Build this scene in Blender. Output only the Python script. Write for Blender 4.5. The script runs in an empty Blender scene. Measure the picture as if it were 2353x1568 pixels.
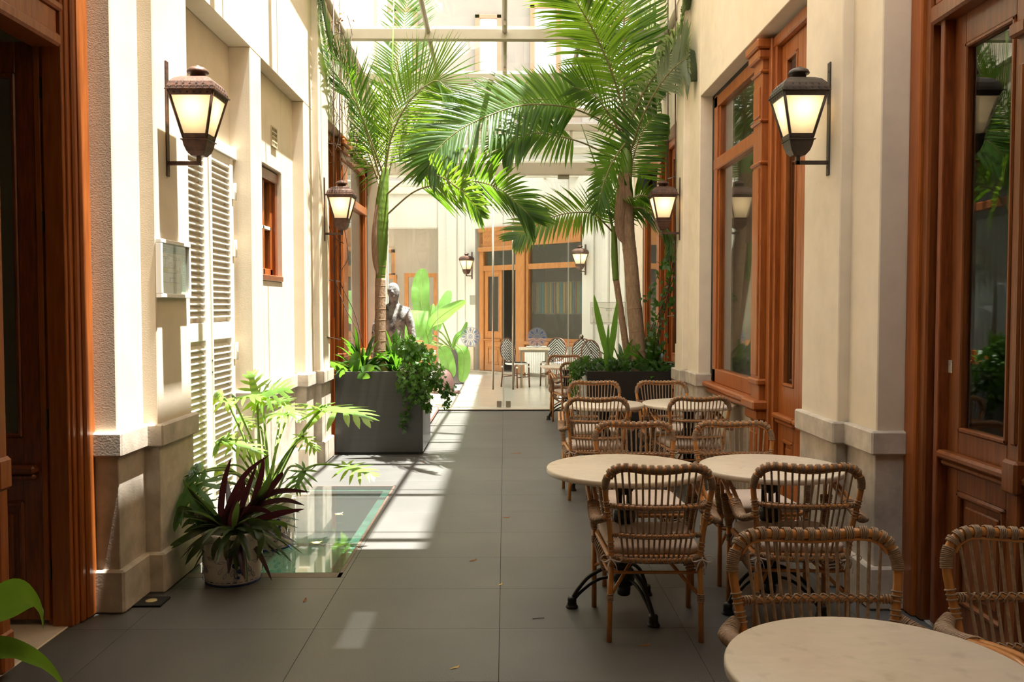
import bpy, math, random
from math import sin, cos, pi, radians, atan, sqrt
from mathutils import Vector, Matrix, noise
S = bpy.context.scene
COL = S.collection
rnd = random.Random(7)

# ------------------------------------------------------------------ camera
FPX, CX, CY, HC = 2000.0, 1176.5, 784.0, 1.57
PITCH = atan((784 - 705) / FPX)
YAW = atan(16.5 / FPX)
cam_d = bpy.data.cameras.new('camera')
cam_d.sensor_width = 36.0
cam_d.lens = FPX / 2353.0 * 36.0
cam_d.clip_start, cam_d.clip_end = 0.05, 200
cam = bpy.data.objects.new('camera', cam_d)
COL.objects.link(cam)
cam.location = (0, 0, HC)
cam.rotation_euler = (pi / 2 - PITCH, 0, -YAW)
S.camera = cam
CF = Vector((sin(YAW) * cos(PITCH), cos(YAW) * cos(PITCH), -sin(PITCH)))
CR = Vector((cos(YAW), -sin(YAW), 0))
CU = CR.cross(CF)
def ray(px, py):
    return CF + CR * ((px - CX) / FPX) - CU * ((py - CY) / FPX)
def at(px, py, Y):
    """point of the room seen at a photograph position, at depth Y"""
    d = ray(px, py)
    return Vector((0, 0, HC)) + d * (Y / d.y)

# ------------------------------------------------------------------ light
S.view_settings.view_transform = 'Standard'
S.view_settings.look = 'None'
S.view_settings.gamma = 1.0
S.view_settings.use_curve_mapping = False
S.view_settings.exposure = 0.5
S.cycles.max_bounces = 10
S.cycles.diffuse_bounces = 6
S.cycles.glossy_bounces = 4
S.cycles.transmission_bounces = 6
S.cycles.transparent_max_bounces = 24
S.cycles.sample_clamp_indirect = 6.0
S.cycles.caustics_reflective = False
S.cycles.caustics_refractive = False
W = bpy.data.worlds.new('sky')
S.world = W
W.use_nodes = True
bg = W.node_tree.nodes['Background']
bg.inputs[0].default_value = (1.0, 0.975, 0.94, 1)
bg.inputs[1].default_value = 3.1
sun_d = bpy.data.lights.new('sun', 'SUN')
sun_d.energy = 23.0
sun_d.angle = radians(0.6)
sun_d.color = (1.0, 0.95, 0.86)
sun = bpy.data.objects.new('sun', sun_d)
COL.objects.link(sun)
sun.rotation_euler = Vector((-0.19, 0.02, -1)).to_track_quat('-Z', 'Y').to_euler()

# ------------------------------------------------------------------ mesh helpers
WP = {}          # world base position of each object while it is being built
class MB:
    def __init__(s):
        s.v, s.f, s.sm = [], [], []
    def add(s, vs, fs, smooth=False):
        o = len(s.v)
        s.v += [Vector(p) for p in vs]
        s.f += [[i + o for i in f] for f in fs]
        s.sm += [smooth] * len(fs)
        return s
    def box(s, x0, x1, y0, y1, z0, z1, b=0.0):
        x0, x1 = min(x0, x1), max(x0, x1); y0, y1 = min(y0, y1), max(y0, y1); z0, z1 = min(z0, z1), max(z0, z1)
        b = min(b, (x1 - x0) * .4, (y1 - y0) * .4, (z1 - z0) * .4)
        if b <= 0:
            return s.add([(x0,y0,z0),(x1,y0,z0),(x1,y1,z0),(x0,y1,z0),(x0,y0,z1),(x1,y0,z1),(x1,y1,z1),(x0,y1,z1)],
                         [(3,2,1,0),(4,5,6,7),(0,1,5,4),(1,2,6,5),(2,3,7,6),(3,0,4,7)])
        # chamfered box: 24 vertices
        vs, idx = [], {}
        for ax in range(3):
            for sx in (0, 1):
                for sy in (0, 1):
                    for sz in (0, 1):
                        c = [(x0, x1)[sx], (y0, y1)[sy], (z0, z1)[sz]]
                        for k in range(3):
                            if k != ax:
                                c[k] += b if (sx, sy, sz)[k] == 0 else -b
                        idx[(ax, sx, sy, sz)] = len(vs); vs.append(tuple(c))
        fs = []
        for ax in range(3):
            u, w = (ax + 1) % 3, (ax + 2) % 3
            for sd in (0, 1):
                q = []
                for (a, c) in ((0,0),(1,0),(1,1),(0,1)):
                    k = [0,0,0]; k[ax] = sd; k[u] = a; k[w] = c
                    q.append(idx[(ax, *k)])
                fs.append(q if sd else q[::-1])
            for a in (0, 1):          # edges parallel to ax: between faces u and w
                for c in (0, 1):
                    k0 = [0,0,0]; k1 = [0,0,0]
                    k0[u] = k1[u] = a; k0[w] = k1[w] = c; k0[ax] = 0; k1[ax] = 1
                    q = [idx[(u,*k0)], idx[(u,*k1)], idx[(w,*k1)], idx[(w,*k0)]]
                    fs.append(q if (a + c) % 2 == 1 else q[::-1])
        for sx in (0,1):
            for sy in (0,1):
                for sz in (0,1):
                    t = [idx[(0,sx,sy,sz)], idx[(1,sx,sy,sz)], idx[(2,sx,sy,sz)]]
                    fs.append(t if (sx+sy+sz) % 2 == 1 else t[::-1])
        return s.add(vs, fs)
    def tube(s, pts, r, n=8, caps=True, closed=False, flat=1.0):
        pts = [Vector(p) for p in pts]
        m = len(pts)
        rr = r if isinstance(r, (list, tuple)) else [r] * m
        ref = None
        vs = []
        for i in range(m):
            if closed:
                t = pts[(i+1) % m] - pts[i-1]
            else:
                t = pts[min(i+1, m-1)] - pts[max(i-1, 0)]
            if t.length < 1e-9: t = Vector((0,0,1))
            t.normalize()
            if ref is None:
                ref = Vector((0,0,1)) if abs(t.z) < .9 else Vector((1,0,0))
                ref = (ref - t * ref.dot(t)).normalized()
            else:
                ref = ref - t * ref.dot(t)
                if ref.length < 1e-6: ref = t.orthogonal()
                ref.normalize()
            bi = t.cross(ref)
            for k in range(n):
                a = 2 * pi * k / n
                vs.append(pts[i] + (ref * cos(a) * flat + bi * sin(a)) * rr[i])
        fs = []
        for i in range(m if closed else m - 1):
            j = (i + 1) % m
            for k in range(n):
                l = (k + 1) % n
                fs.append((i*n+k, i*n+l, j*n+l, j*n+k))
        if caps and not closed:
            fs.append(tuple(range(n))[::-1]); fs.append(tuple((m-1)*n + k for k in range(n)))
        return s.add(vs, fs, True)
    def lathe(s, prof, n=20, c=(0,0,0), sx=1, sy=1, a0=0):
        vs, fs = [], []
        for (r, z) in prof:
            for k in range(n):
                a = a0 + 2*pi*k/n
                vs.append((c[0] + r*cos(a)*sx, c[1] + r*sin(a)*sy, c[2] + z))
        for i in range(len(prof) - 1):
            for k in range(n):
                l = (k+1) % n
                fs.append((i*n+k, i*n+l, (i+1)*n+l, (i+1)*n+k))
        if prof[0][0] > 1e-4: fs.append(tuple(range(n))[::-1])
        if prof[-1][0] > 1e-4: fs.append(tuple((len(prof)-1)*n + k for k in range(n)))
        return s.add(vs, fs, n > 6)
    def prism(s, poly, z0, z1):
        n = len(poly)
        vs = [(x, y, z0) for x, y in poly] + [(x, y, z1) for x, y in poly]
        fs = [tuple(range(n))[::-1], tuple(range(n, 2*n))] + [(i, (i+1) % n, n+(i+1) % n, n+i) for i in range(n)]
        return s.add(vs, fs)
    def leaf(s, pts, side, w, fold=.15, prof=None, smooth=True):
        """strip leaf along pts; side = sideways vector(s); w = max half width; prof(t) -> 0..1"""
        pts = [Vector(p) for p in pts]
        m = len(pts)
        prof = prof or (lambda t: (sin(pi * min(1, t*.92+.06))) ** .7)
        vs = []
        for i, p in enumerate(pts):
            t = i / (m - 1)
            tg = (pts[min(i+1, m-1)] - pts[max(i-1, 0)]).normalized()
            sd = side[i] if isinstance(side, list) else side
            sd = sd - tg * sd.dot(tg)
            if sd.length < 1e-6: sd = tg.orthogonal()
            sd.normalize()
            up = sd.cross(tg)
            ww = w * max(prof(t), 0.02)
            vs += [p - sd*ww + up*ww*fold, p, p + sd*ww + up*ww*fold]
        fs = []
        for i in range(m-1):
            a = i*3
            fs += [(a, a+1, a+4, a+3), (a+1, a+2, a+5, a+4)]
        return s.add(vs, fs, smooth)
    def xf(s, M):
        s.v = [M @ p for p in s.v]; return s
    def mesh(s, name, off=Vector((0,0,0))):
        me = bpy.data.meshes.new(name)
        me.from_pydata([tuple(p - off) for p in s.v], [], s.f)
        me.polygons.foreach_set('use_smooth', s.sm)
        me.update()
        return me

def tag(o, label=None, cat=None, group=None, kind=None):
    if label: o['label'] = label
    if cat: o['category'] = cat
    if group: o['group'] = group
    if kind: o['kind'] = kind
    return o
def empty(name, loc, label=None, cat=None, group=None, kind=None, parent=None):
    o = bpy.data.objects.new(name, None); COL.objects.link(o)
    o.empty_display_size = .1
    loc = Vector(loc)
    if parent is not None:
        o.parent = parent; o.location = loc - WP[parent.name]
    else:
        o.location = loc
    WP[o.name] = loc
    return tag(o, label, cat, group, kind)
def P(name, mb, m, parent=None, label=None, cat=None, group=None, kind=None):
    """one object from a mesh builder given in world coordinates"""
    xs = [p.x for p in mb.v]; ys = [p.y for p in mb.v]; zs = [p.z for p in mb.v]
    c = Vector(((min(xs)+max(xs))/2, (min(ys)+max(ys))/2, min(zs)))
    me = mb.mesh(name, c)
    if isinstance(m, (list, tuple)):
        for k in m: me.materials.append(k)
    else:
        me.materials.append(m)
    o = bpy.data.objects.new(name, me); COL.objects.link(o)
    if parent is not None:
        o.parent = parent; o.location = c - WP[parent.name]
    else:
        o.location = c
    WP[o.name] = c
    return tag(o, label, cat, group, kind)
def B(name, x0, x1, y0, y1, z0, z1, m, parent=None, b=0.004, **k):
    return P(name, MB().box(x0, x1, y0, y1, z0, z1, b), m, parent, **k)
def copy_mesh(o, parent, d, name=None):
    """another piece with the same mesh, moved by d"""
    c = o.copy(); COL.objects.link(c)
    c.location = o.location + Vector(d)
    return c
KIDS = {}
def kids(o):
    return [c for c in bpy.data.objects if c.parent == o]
def copy_tree(o, parent=None):
    c = o.copy(); COL.objects.link(c)
    if parent is not None: c.parent = parent
    for ch in o.children: copy_tree(ch, c)
    return c
def crv(pts, n=8, closed=False):
    """Catmull-Rom through the points"""
    pts = [Vector(p) for p in pts]
    out = []; m = len(pts)
    rng = range(m if closed else m-1)
    for i in rng:
        if closed:
            p0, p1, p2, p3 = pts[i-1], pts[i], pts[(i+1) % m], pts[(i+2) % m]
        else:
            p0, p1, p2, p3 = pts[max(i-1,0)], pts[i], pts[i+1], pts[min(i+2,m-1)]
        for k in range(n):
            t = k/n
            out.append(.5*((2*p1) + (p2-p0)*t + (2*p0-5*p1+4*p2-p3)*t*t + (3*p1-p0-3*p2+p3)*t*t*t))
    if not closed: out.append(pts[-1])
    return out

# ------------------------------------------------------------------ materials
def mat(name, col, rough=.6, metal=0, spec=.5, var=0.0, scale=20, bump=0.0, bscale=60, var2=None, stretch=None, trans=0, coat=0, objvar=0.0, emis=None, estr=0, patch=None):
    m = bpy.data.materials.new(name); m.use_nodes = True
    nt = m.node_tree; N = nt.nodes; L = nt.links
    bs = N['Principled BSDF']
    bs.inputs['Base Color'].default_value = (*col, 1)
    bs.inputs['Roughness'].default_value = rough
    bs.inputs['Metallic'].default_value = metal
    bs.inputs['Specular IOR Level'].default_value = spec
    if coat: bs.inputs['Coat Weight'].default_value = coat; bs.inputs['Coat Roughness'].default_value = .15
    tc = N.new('ShaderNodeTexCoord')
    vec = tc.outputs['Object']
    geo = N.new('ShaderNodeNewGeometry')
    if stretch:
        mp = N.new('ShaderNodeMapping'); mp.inputs['Scale'].default_value = stretch
        L.new(geo.outputs['Position'], mp.inputs['Vector']); vec = mp.outputs['Vector']
    else:
        vec = geo.outputs['Position']
    colout = None
    if var or var2:
        n1 = N.new('ShaderNodeTexNoise'); n1.inputs['Scale'].default_value = scale; n1.inputs['Detail'].default_value = 5
        n1.inputs['Roughness'].default_value = .6
        L.new(vec, n1.inputs['Vector'])
        rp = N.new('ShaderNodeValToRGB')
        rp.color_ramp.elements[0].position = .32; rp.color_ramp.elements[1].position = .68
        c2 = var2 or tuple(max(0, c*(1-var)) for c in col)
        c1 = col if var2 else tuple(min(1, c*(1+var)) for c in col)
        rp.color_ramp.elements[0].color = (*c2, 1); rp.color_ramp.elements[1].color = (*c1, 1)
        L.new(n1.outputs['Fac'], rp.inputs['Fac']); colout = rp.outputs['Color']
        L.new(colout, bs.inputs['Base Color'])
    if patch:                       # larger worn or stained patches
        pc, ps, lo, hi = patch
        n3 = N.new('ShaderNodeTexNoise'); n3.inputs['Scale'].default_value = ps; n3.inputs['Detail'].default_value = 6
        L.new(geo.outputs['Position'], n3.inputs['Vector'])
        r3 = N.new('ShaderNodeMapRange'); r3.inputs[1].default_value = lo; r3.inputs[2].default_value = hi
        L.new(n3.outputs['Fac'], r3.inputs[0])
        mx = N.new('ShaderNodeMixRGB'); L.new(r3.outputs[0], mx.inputs[0])
        if colout: L.new(colout, mx.inputs[1])
        else: mx.inputs[1].default_value = (*col, 1)
        mx.inputs[2].default_value = (*pc, 1); colout = mx.outputs[0]
        L.new(colout, bs.inputs['Base Color'])
    if objvar:
        oi = N.new('ShaderNodeObjectInfo')
        mr = N.new('ShaderNodeMapRange'); mr.inputs[3].default_value = 1-objvar; mr.inputs[4].default_value = 1+objvar
        L.new(oi.outputs['Random'], mr.inputs[0])
        mx = N.new('ShaderNodeVectorMath'); mx.operation = 'SCALE'
        if colout: L.new(colout, mx.inputs[0])
        else: mx.inputs[0].default_value = col
        L.new(mr.outputs[0], mx.inputs['Scale'])
        L.new(mx.outputs[0], bs.inputs['Base Color']); colout = mx.outputs[0]
    if bump:
        n2 = N.new('ShaderNodeTexNoise'); n2.inputs['Scale'].default_value = bscale; n2.inputs['Detail'].default_value = 4
        L.new(vec, n2.inputs['Vector'])
        bp = N.new('ShaderNodeBump'); bp.inputs['Strength'].default_value = bump; bp.inputs['Distance'].default_value = .01
        L.new(n2.outputs['Fac'], bp.inputs['Height']); L.new(bp.outputs[0], bs.inputs['Normal'])
    if trans:                       # thin leaf or cloth: part of the light passes through
        tr = N.new('ShaderNodeBsdfTranslucent')
        if isinstance(trans, tuple): tr.inputs[0].default_value = (*trans, 1); f = .5
        else:
            f = trans
            if colout: L.new(colout, tr.inputs[0])
            else: tr.inputs[0].default_value = (*col, 1)
        ms = N.new('ShaderNodeMixShader'); ms.inputs[0].default_value = f
        L.new(bs.outputs[0], ms.inputs[1]); L.new(tr.outputs[0], ms.inputs[2])
        L.new(ms.outputs[0], N['Material Output'].inputs[0])
    if emis:
        bs.inputs['Emission Color'].default_value = (*emis, 1); bs.inputs['Emission Strength'].default_value = estr
    return m
def glassmat(name, tint=(1,1,1), ior=1.5, rough=0.0, haze=0.0, boost=1.0):
    """clear pane: transparent, mirrors by Fresnel, a little surface dust"""
    m = bpy.data.materials.new(name); m.use_nodes = True
    N = m.node_tree.nodes; L = m.node_tree.links
    N.remove(N['Principled BSDF'])
    t = N.new('ShaderNodeBsdfTransparent'); t.inputs[0].default_value = (*tint, 1)
    g = N.new('ShaderNodeBsdfGlossy'); g.inputs['Roughness'].default_value = rough
    lw = N.new('ShaderNodeLayerWeight'); lw.inputs[0].default_value = .5
    pw = N.new('ShaderNodeMath'); pw.operation = 'POWER'; pw.inputs[1].default_value = 5
    L.new(lw.outputs['Facing'], pw.inputs[0])
    f0 = ((ior - 1) / (ior + 1)) ** 2
    mm = N.new('ShaderNodeMath'); mm.operation = 'MULTIPLY_ADD'; mm.use_clamp = True
    mm.inputs[1].default_value = (1 - f0) * boost; mm.inputs[2].default_value = f0 * boost
    L.new(pw.outputs[0], mm.inputs[0])
    x = N.new('ShaderNodeMixShader')
    L.new(mm.outputs[0], x.inputs[0]); L.new(t.outputs[0], x.inputs[1]); L.new(g.outputs[0], x.inputs[2])
    out = x.outputs[0]
    if haze:
        d = N.new('ShaderNodeBsdfDiffuse'); d.inputs[0].default_value = (.8,.8,.76,1)
        y = N.new('ShaderNodeMixShader'); y.inputs[0].default_value = haze
        L.new(out, y.inputs[1]); L.new(d.outputs[0], y.inputs[2]); out = y.outputs[0]
    L.new(out, N['Material Output'].inputs[0])
    return m

M = {}
M['plaster'] = mat('plaster', (.74,.655,.53), .85, spec=.2, var=.05, scale=6, bump=.07, bscale=140, patch=((.66,.57,.43), 1.3, .5, .8))
M['white_plaster'] = mat('white_plaster', (.60,.585,.54), .8, spec=.2, var=.03, scale=3)
M['stone'] = mat('plinth_stone', (.55,.485,.405), .8, spec=.25, var=.18, scale=9, bump=.10, bscale=90, patch=((.30,.265,.22), 2.6, .52, .74))
M['granite'] = mat('grey_granite', (.090,.089,.086), .42, spec=.45, var=.30, scale=170, bump=.1, bscale=300, objvar=.08, patch=((.115,.113,.108), 1.6, .4, .75))
M['joint'] = mat('dark_joint', (.05,.048,.045), .9)
M['marble_floor'] = mat('beige_marble_floor', (.60,.56,.48), .22, spec=.5, var=.08, scale=3, stretch=(.6,3,1))
M['marble'] = mat('cream_marble', (.74,.65,.53), .32, spec=.5, var=.05, scale=14, stretch=(1,2.2,1), patch=((.61,.53,.42), 16, .58, .72))
M['marble_edge'] = M['marble']
M['wood'] = mat('varnished_wood', (.40,.122,.024), .36, spec=.35, var2=(.25,.066,.014), scale=5, stretch=(9,9,.7), bump=.08, bscale=20, coat=.12)
M['wood_dark'] = mat('dark_varnished_wood', (.27,.072,.018), .3, spec=.5, var2=(.13,.033,.011), scale=7, stretch=(9,9,.9), bump=.08, bscale=20, coat=.35)
M['wood_door'] = mat('deep_varnished_wood', (.24,.072,.017), .32, spec=.4, var2=(.12,.034,.009), scale=6, stretch=(8,8,.6), bump=.1, bscale=20, coat=.15)
M['wood_light'] = mat('honey_wood', (.44,.185,.050), .38, spec=.45, var2=(.31,.115,.028), scale=6, stretch=(7,7,1), coat=.2)
M['cane'] = mat('honey_rattan_cane', (.58,.25,.062), .35, spec=.5, var2=(.44,.165,.036), scale=9, stretch=(3,3,1), coat=.25)
M['wicker'] = mat('grey_brown_wicker', (.40,.27,.175), .5, spec=.4, var2=(.25,.16,.095), scale=60)
M['cushion'] = mat('blush_cushion', (.60,.50,.43), .9, spec=.1, var=.04, scale=9, bump=.2, bscale=500)
M['iron'] = mat('black_iron', (.018,.018,.018), .38, spec=.5, metal=.3, bump=.1)
M['planter'] = mat('charcoal_planter', (.036,.035,.033), .32, spec=.5, var=.1, scale=5, stretch=(.4,.4,9), bump=.05)
M['planter_black'] = mat('black_planter', (.012,.010,.009), .4, spec=.5)
M['copper'] = mat('rusted_copper', (.135,.062,.038), .5, metal=.35, spec=.5, var2=(.055,.032,.025), scale=28, bump=.2, bscale=60)
M['bronze'] = mat('dark_bronze', (.045,.038,.034), .42, metal=.4, spec=.5, var2=(.075,.055,.045), scale=22, bump=.2, bscale=60)
M['soil'] = mat('soil', (.05,.032,.02), .95, bump=.8, bscale=40)
M['white_wood'] = mat('white_painted_wood', (.78,.74,.66), .55, spec=.3, var=.03)
M['white_metal'] = mat('cream_painted_steel', (.50,.465,.38), .5, spec=.3, var=.05, scale=5)
M['steel'] = mat('brushed_steel', (.42,.38,.32), .35, metal=.8)
M['black'] = mat('black_rubber', (.008,.008,.008), .55)
M['interior'] = mat('interior_wall', (.60,.56,.47), .9)
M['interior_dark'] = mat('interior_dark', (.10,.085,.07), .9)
M['glass'] = glassmat('window_glass', (.93,.95,.93), 1.52, boost=1.3)
M['roof_glass'] = glassmat('roof_glass', (.94,.96,.95), 1.5, haze=.02)
M['part_glass'] = glassmat('partition_glass', (.96,.98,.97), 1.45, haze=.02)
M['floor_glass'] = glassmat('walk_on_glass', (.52,.66,.60), 1.75, rough=.04, haze=.035, boost=1.6)
M['aqua'] = mat('green_glass_edge', (.19,.31,.27), .1, spec=.6, var=.3, scale=12)
M['rust'] = mat('rusty_steel_edge', (.12,.08,.06), .6, var=.4, scale=16, stretch=(1,6,1))
M['leaf'] = mat('palm_leaf', (.042,.105,.016), .36, spec=.45, var=.25, scale=5, trans=(.15,.31,.015), objvar=.2)
M['leaf_grey'] = mat('silvered_leaf', (.20,.24,.16), .45, var=.2, scale=5, trans=(.25,.34,.10))
M['leaf_dark'] = mat('dark_green_leaf', (.035,.085,.018), .35, spec=.5, var=.3, scale=9, trans=(.10,.26,.015), objvar=.2)
M['leaf_banana'] = mat('banana_leaf', (.13,.29,.075), .3, spec=.5, var=.4, scale=9, trans=(.22,.46,.07))
M['leaf_philo'] = mat('philodendron_leaf', (.15,.30,.07), .3, spec=.5, var=.2, scale=10, trans=(.58,.72,.03))
M['leaf_lily'] = mat('glossy_green_leaf', (.075,.19,.03), .3, spec=.5, var=.25, scale=12, trans=(.18,.36,.03))
M['leaf_purple'] = mat('purple_leaf', (.060,.018,.024), .34, spec=.5, var2=(.026,.016,.016), scale=10, trans=(.060,.012,.016))
M['leaf_olive'] = mat('olive_green_leaf', (.055,.085,.035), .36, spec=.5, var=.3, scale=10, trans=(.10,.16,.03))
M['stem'] = mat('green_stem', (.16,.26,.05), .4, var=.2)
M['rachis'] = mat('palm_rachis', (.20,.17,.07), .5, var=.3)
M['trunk'] = mat('palm_trunk', (.36,.235,.145), .85, var2=(.22,.135,.08), scale=14, stretch=(3,3,1), bump=.5, bscale=30)
M['shaft'] = mat('green_crownshaft', (.14,.23,.035), .35, var2=(.09,.17,.02), scale=5, stretch=(4,4,1))
M['husk'] = mat('dry_husk', (.27,.16,.10), .8, var=.3, scale=12, stretch=(5,5,1))
M['twig'] = mat('dry_twig', (.10,.06,.04), .9)
M['dry_leaf'] = mat('dry_leaf', (.30,.13,.045), .8, trans=.3)
M['ceramic'] = mat('white_ceramic', (.74,.71,.67), .25, spec=.5, var=.08, scale=12, patch=((.30,.18,.10), 7, .66, .74))
M['blue'] = mat('blue_glaze', (.035,.06,.22), .25, var=.35, scale=50)
M['statue'] = mat('mottled_statue', (.46,.45,.43), .8, var2=(.05,.05,.05), scale=11, bump=.9, bscale=22)
M['pink_stone'] = mat('pink_granite', (.50,.26,.20), .5, var=.2, scale=60)
M['terracotta'] = mat('red_stone_pot', (.085,.034,.032), .7, var=.3, scale=12)
M['paper'] = mat('print_paper', (.80,.80,.70), .5)
M['green_ink'] = mat('green_ink', (.14,.24,.20), .6)
M['mint_ink'] = mat('mint_ink', (.30,.55,.42), .6)
M['yellow_ink'] = mat('yellow_ink', (.75,.70,.18), .6)
M['black_ink'] = mat('black_ink', (.03,.03,.03), .6)
M['curtain'] = mat('sheer_curtain', (.70,.78,.80), .9, trans=.4)
M['white_band'] = mat('white_woven', (.85,.85,.83), .5)
M['black_band'] = mat('black_woven', (.02,.02,.025), .5)
M['bamboo_dark'] = mat('dark_bamboo', (.14,.05,.025), .4)
M['radiator'] = mat('white_radiator', (.85,.85,.83), .4)
M['white'] = mat('white_paint', (.86,.85,.82), .6)
# ================================================================== SETTING
def film0(name, tint):
    m = bpy.data.materials.new(name); m.use_nodes = True
    N = m.node_tree.nodes; N.remove(N['Principled BSDF'])
    t = N.new('ShaderNodeBsdfTransparent'); t.inputs[0].default_value = (*tint, 1)
    m.node_tree.links.new(t.outputs[0], N['Material Output'].inputs[0])
    return m
def local(u, v, o):
    """matrix: local x along u, local y along v, z up, at o"""
    u = Vector(u).normalized(); v = Vector(v).normalized()
    m = Matrix(((u.x, v.x, 0, o[0]), (u.y, v.y, 0, o[1]), (0, 0, 1, o[2]), (0, 0, 0, 1)))
    return m
def LB(name, Mx, x0, x1, y0, y1, z0, z1, m, parent, b=0.003, **k):
    return P(name, MB().box(x0, x1, y0, y1, z0, z1, b).xf(Mx), m, parent, **k)

# ---- floor of granite slabs, one object each
floor = empty('floor', (0, 7, 0), kind='structure')
P('floor_bed', MB().box(-2.3, 2.3, -3, 13.05, -.75, -.45), M['joint'], floor)
PIT = (-1.86, -.955, 5.00, 7.58)          # glass floor light
rows = [4.19 + .604 * k for k in range(-12, 16)]
cols = [-2.6, -1.8335, -.93, -.0265, .877, 1.7805, 2.6]
def slab(x0, x1, y0, y1):
    if x1 - x0 < .02 or y1 - y0 < .02: return
    P('paver', MB().box(x0 + .0009, x1 - .0009, y0 + .0009, y1 - .0009, -.05, 0, .0008), M['granite'], floor)
for j in range(len(rows) - 1):
    for i in range(len(cols) - 1):
        x0, x1, y0, y1 = max(cols[i], -2.14), min(cols[i+1], 2.09), rows[j], min(rows[j+1], 13.05)
        if y1 <= y0 or y0 > 13.0: continue
        px0, px1, py0, py1 = PIT
        if x1 > px0 + .05 and x0 < px1 - .001 and y1 > py0 and y0 < py1:
            if y0 < py0: slab(x0, x1, y0, py0)
            if y1 > py1: slab(x0, x1, py1, y1)
            if x1 > px1: slab(px1, x1, max(y0, py0), min(y1, py1))
            if x0 < px0: slab(x0, px0, max(y0, py0), min(y1, py1))
        else:
            slab(x0, x1, y0, y1)
P('floor_joint', MB().box(-2.14, PIT[0], -3, 13.05, -.06, -.012).box(PIT[1], 2.09, -3, 13.05, -.06, -.012)
  .box(PIT[0], PIT[1], -3, PIT[2], -.06, -.012).box(PIT[0], PIT[1], PIT[3], 13.05, -.06, -.012), M['joint'], floor)
# glass floor light: pit, steel edge, glass sheet
fl = empty('floor_light', ((PIT[0]+PIT[1])/2, (PIT[2]+PIT[3])/2, 0), kind='structure')
x0, x1, y0, y1 = PIT
P('pit_lining', MB().box(x0, x1, y0, y1, -.50, -.42).box(x0-.02, x0, y0, y1, -.5, -.02).box(x1-.004, x1+.02, y0, y1, -.5, -.05)
  .box(x0, x1, y0-.02, y0+.004, -.5, -.05).box(x0, x1, y1-.004, y1+.02, -.5, -.05),
  mat('pit_paint', (.15, .17, .13), .7), fl)
P('steel_edge', MB().box(x0, x1, y0, y0+.085, -.06, .001).box(x1-.02, x1, y0, y1, -.06, .001).box(x0, x1, y1-.02, y1, -.06, .001), M['rust'], fl)
P('glass_sheet', MB().box(x0, x1-.022, y0+.087, y1-.022, -.03, .002, .001), M['floor_glass'], fl)
P('glass_rim', MB().box(x1-.10, x1-.022, y0+.087, y1-.022, -.032, -.029).box(x0, x1-.1, y1-.07, y1-.022, -.032, -.029), M['aqua'], fl)
# thresholds
B('floor', -2.6, -2.142, .5, 4.42, -.05, .004, M['marble'], kind='structure')
B('floor', 2.092, 2.6, -1, 4.44, -.05, .006, mat('step_granite', (.33,.32,.30), .6, var=.15, scale=150), kind='structure')
# courtyard beyond the glass
B('floor', -5.2, 2.4, 13.05, 22.3, -.2, .018, M['marble_floor'], kind='structure')
B('trim_1', -1.8, 1.98, 13.05, 13.36, -.02, .03, mat('threshold_stone', (.62,.56,.46), .5, var=.06), kind='structure')

# ---- side walls
def wall_side(s, name, piers, uppers, lows, ztop):
    w = empty(name, (s*2.2, 8, 0), kind='structure')
    for (y0, y1, X, z0, z1, nm) in piers:
        B(nm, s*X, s*2.36, y0, y1, z0, z1, M['plaster'], w, b=.006)
    for (y0, y1, X, z0, z1) in uppers:
        B('upper_wall', s*X, s*2.36, y0, y1, z0, z1, M['plaster'], w, b=.004)
    for (y0, y1, X, a, b_, eb) in lows:      # plinth of a pier: facing, base course and band
        X2 = min(X + .35, 2.3)
        B('plinth_facing', s*(X-.006), s*X2, y0-.006*a, y1+.006*b_, 0, .81, M['stone'], w, b=.004)
        B('band_stone', s*(X-.035), s*X2, y0-.03*a, y1+.03*b_, .806, .93, M['stone'], w, b=.009)
        if eb: B('base_course', s*(X-.035), s*X2, y0-.03*a, y1+.03*b_, 0, .225, M['stone'], w, b=.012)
    return w
wl = wall_side(-1, 'wall_left',
    [(4.43, 4.76, 1.975, 0, 9, 'pilaster'), (4.75, 5.256, 1.892, 0, 3.5, 'pilaster'), (5.25, 6.57, 2.05, 0, 3.5, 'niche_back'),
     (6.56, 6.845, 1.892, 0, 3.5, 'pilaster'),
     (6.84, 7.16, 2.0, 0, 3.5, 'niche_back'), (7.16, 7.86, 2.0, 0, 1.79, 'niche_back'), (7.16, 7.86, 2.0, 2.76, 3.5, 'niche_back'), (7.86, 8.29, 2.0, 0, 3.5, 'niche_back'),
     (8.28, 8.645, 1.892, 0, 3.5, 'pilaster'), (8.64, 9.1, 1.828, 0, 9, 'pilaster'), (12.42, 13.45, 1.79, 0, 9, 'pilaster'), (-3, 2.55, 2.12, 0, 3.6, 'near_wall')],
    [(4.75, 8.65, 1.892, 3.5, 9), (9.1, 12.42, 1.84, 3.52, 9), (-3, 4.44, 2.12, 3.6, 9)],
    [(4.43, 4.755, 1.975, 1, 0, 1), (4.75, 5.256, 1.892, 1, 1, 1), (6.56, 6.845, 1.892, 1, 1, 1), (6.84, 8.29, 2.0, 0, 0, 1),
     (8.28, 8.645, 1.892, 1, 0, 1), (8.64, 9.1, 1.828, 1, 1, 1), (12.42, 13.1, 1.79, 1, 1, 1)], 9)
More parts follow.
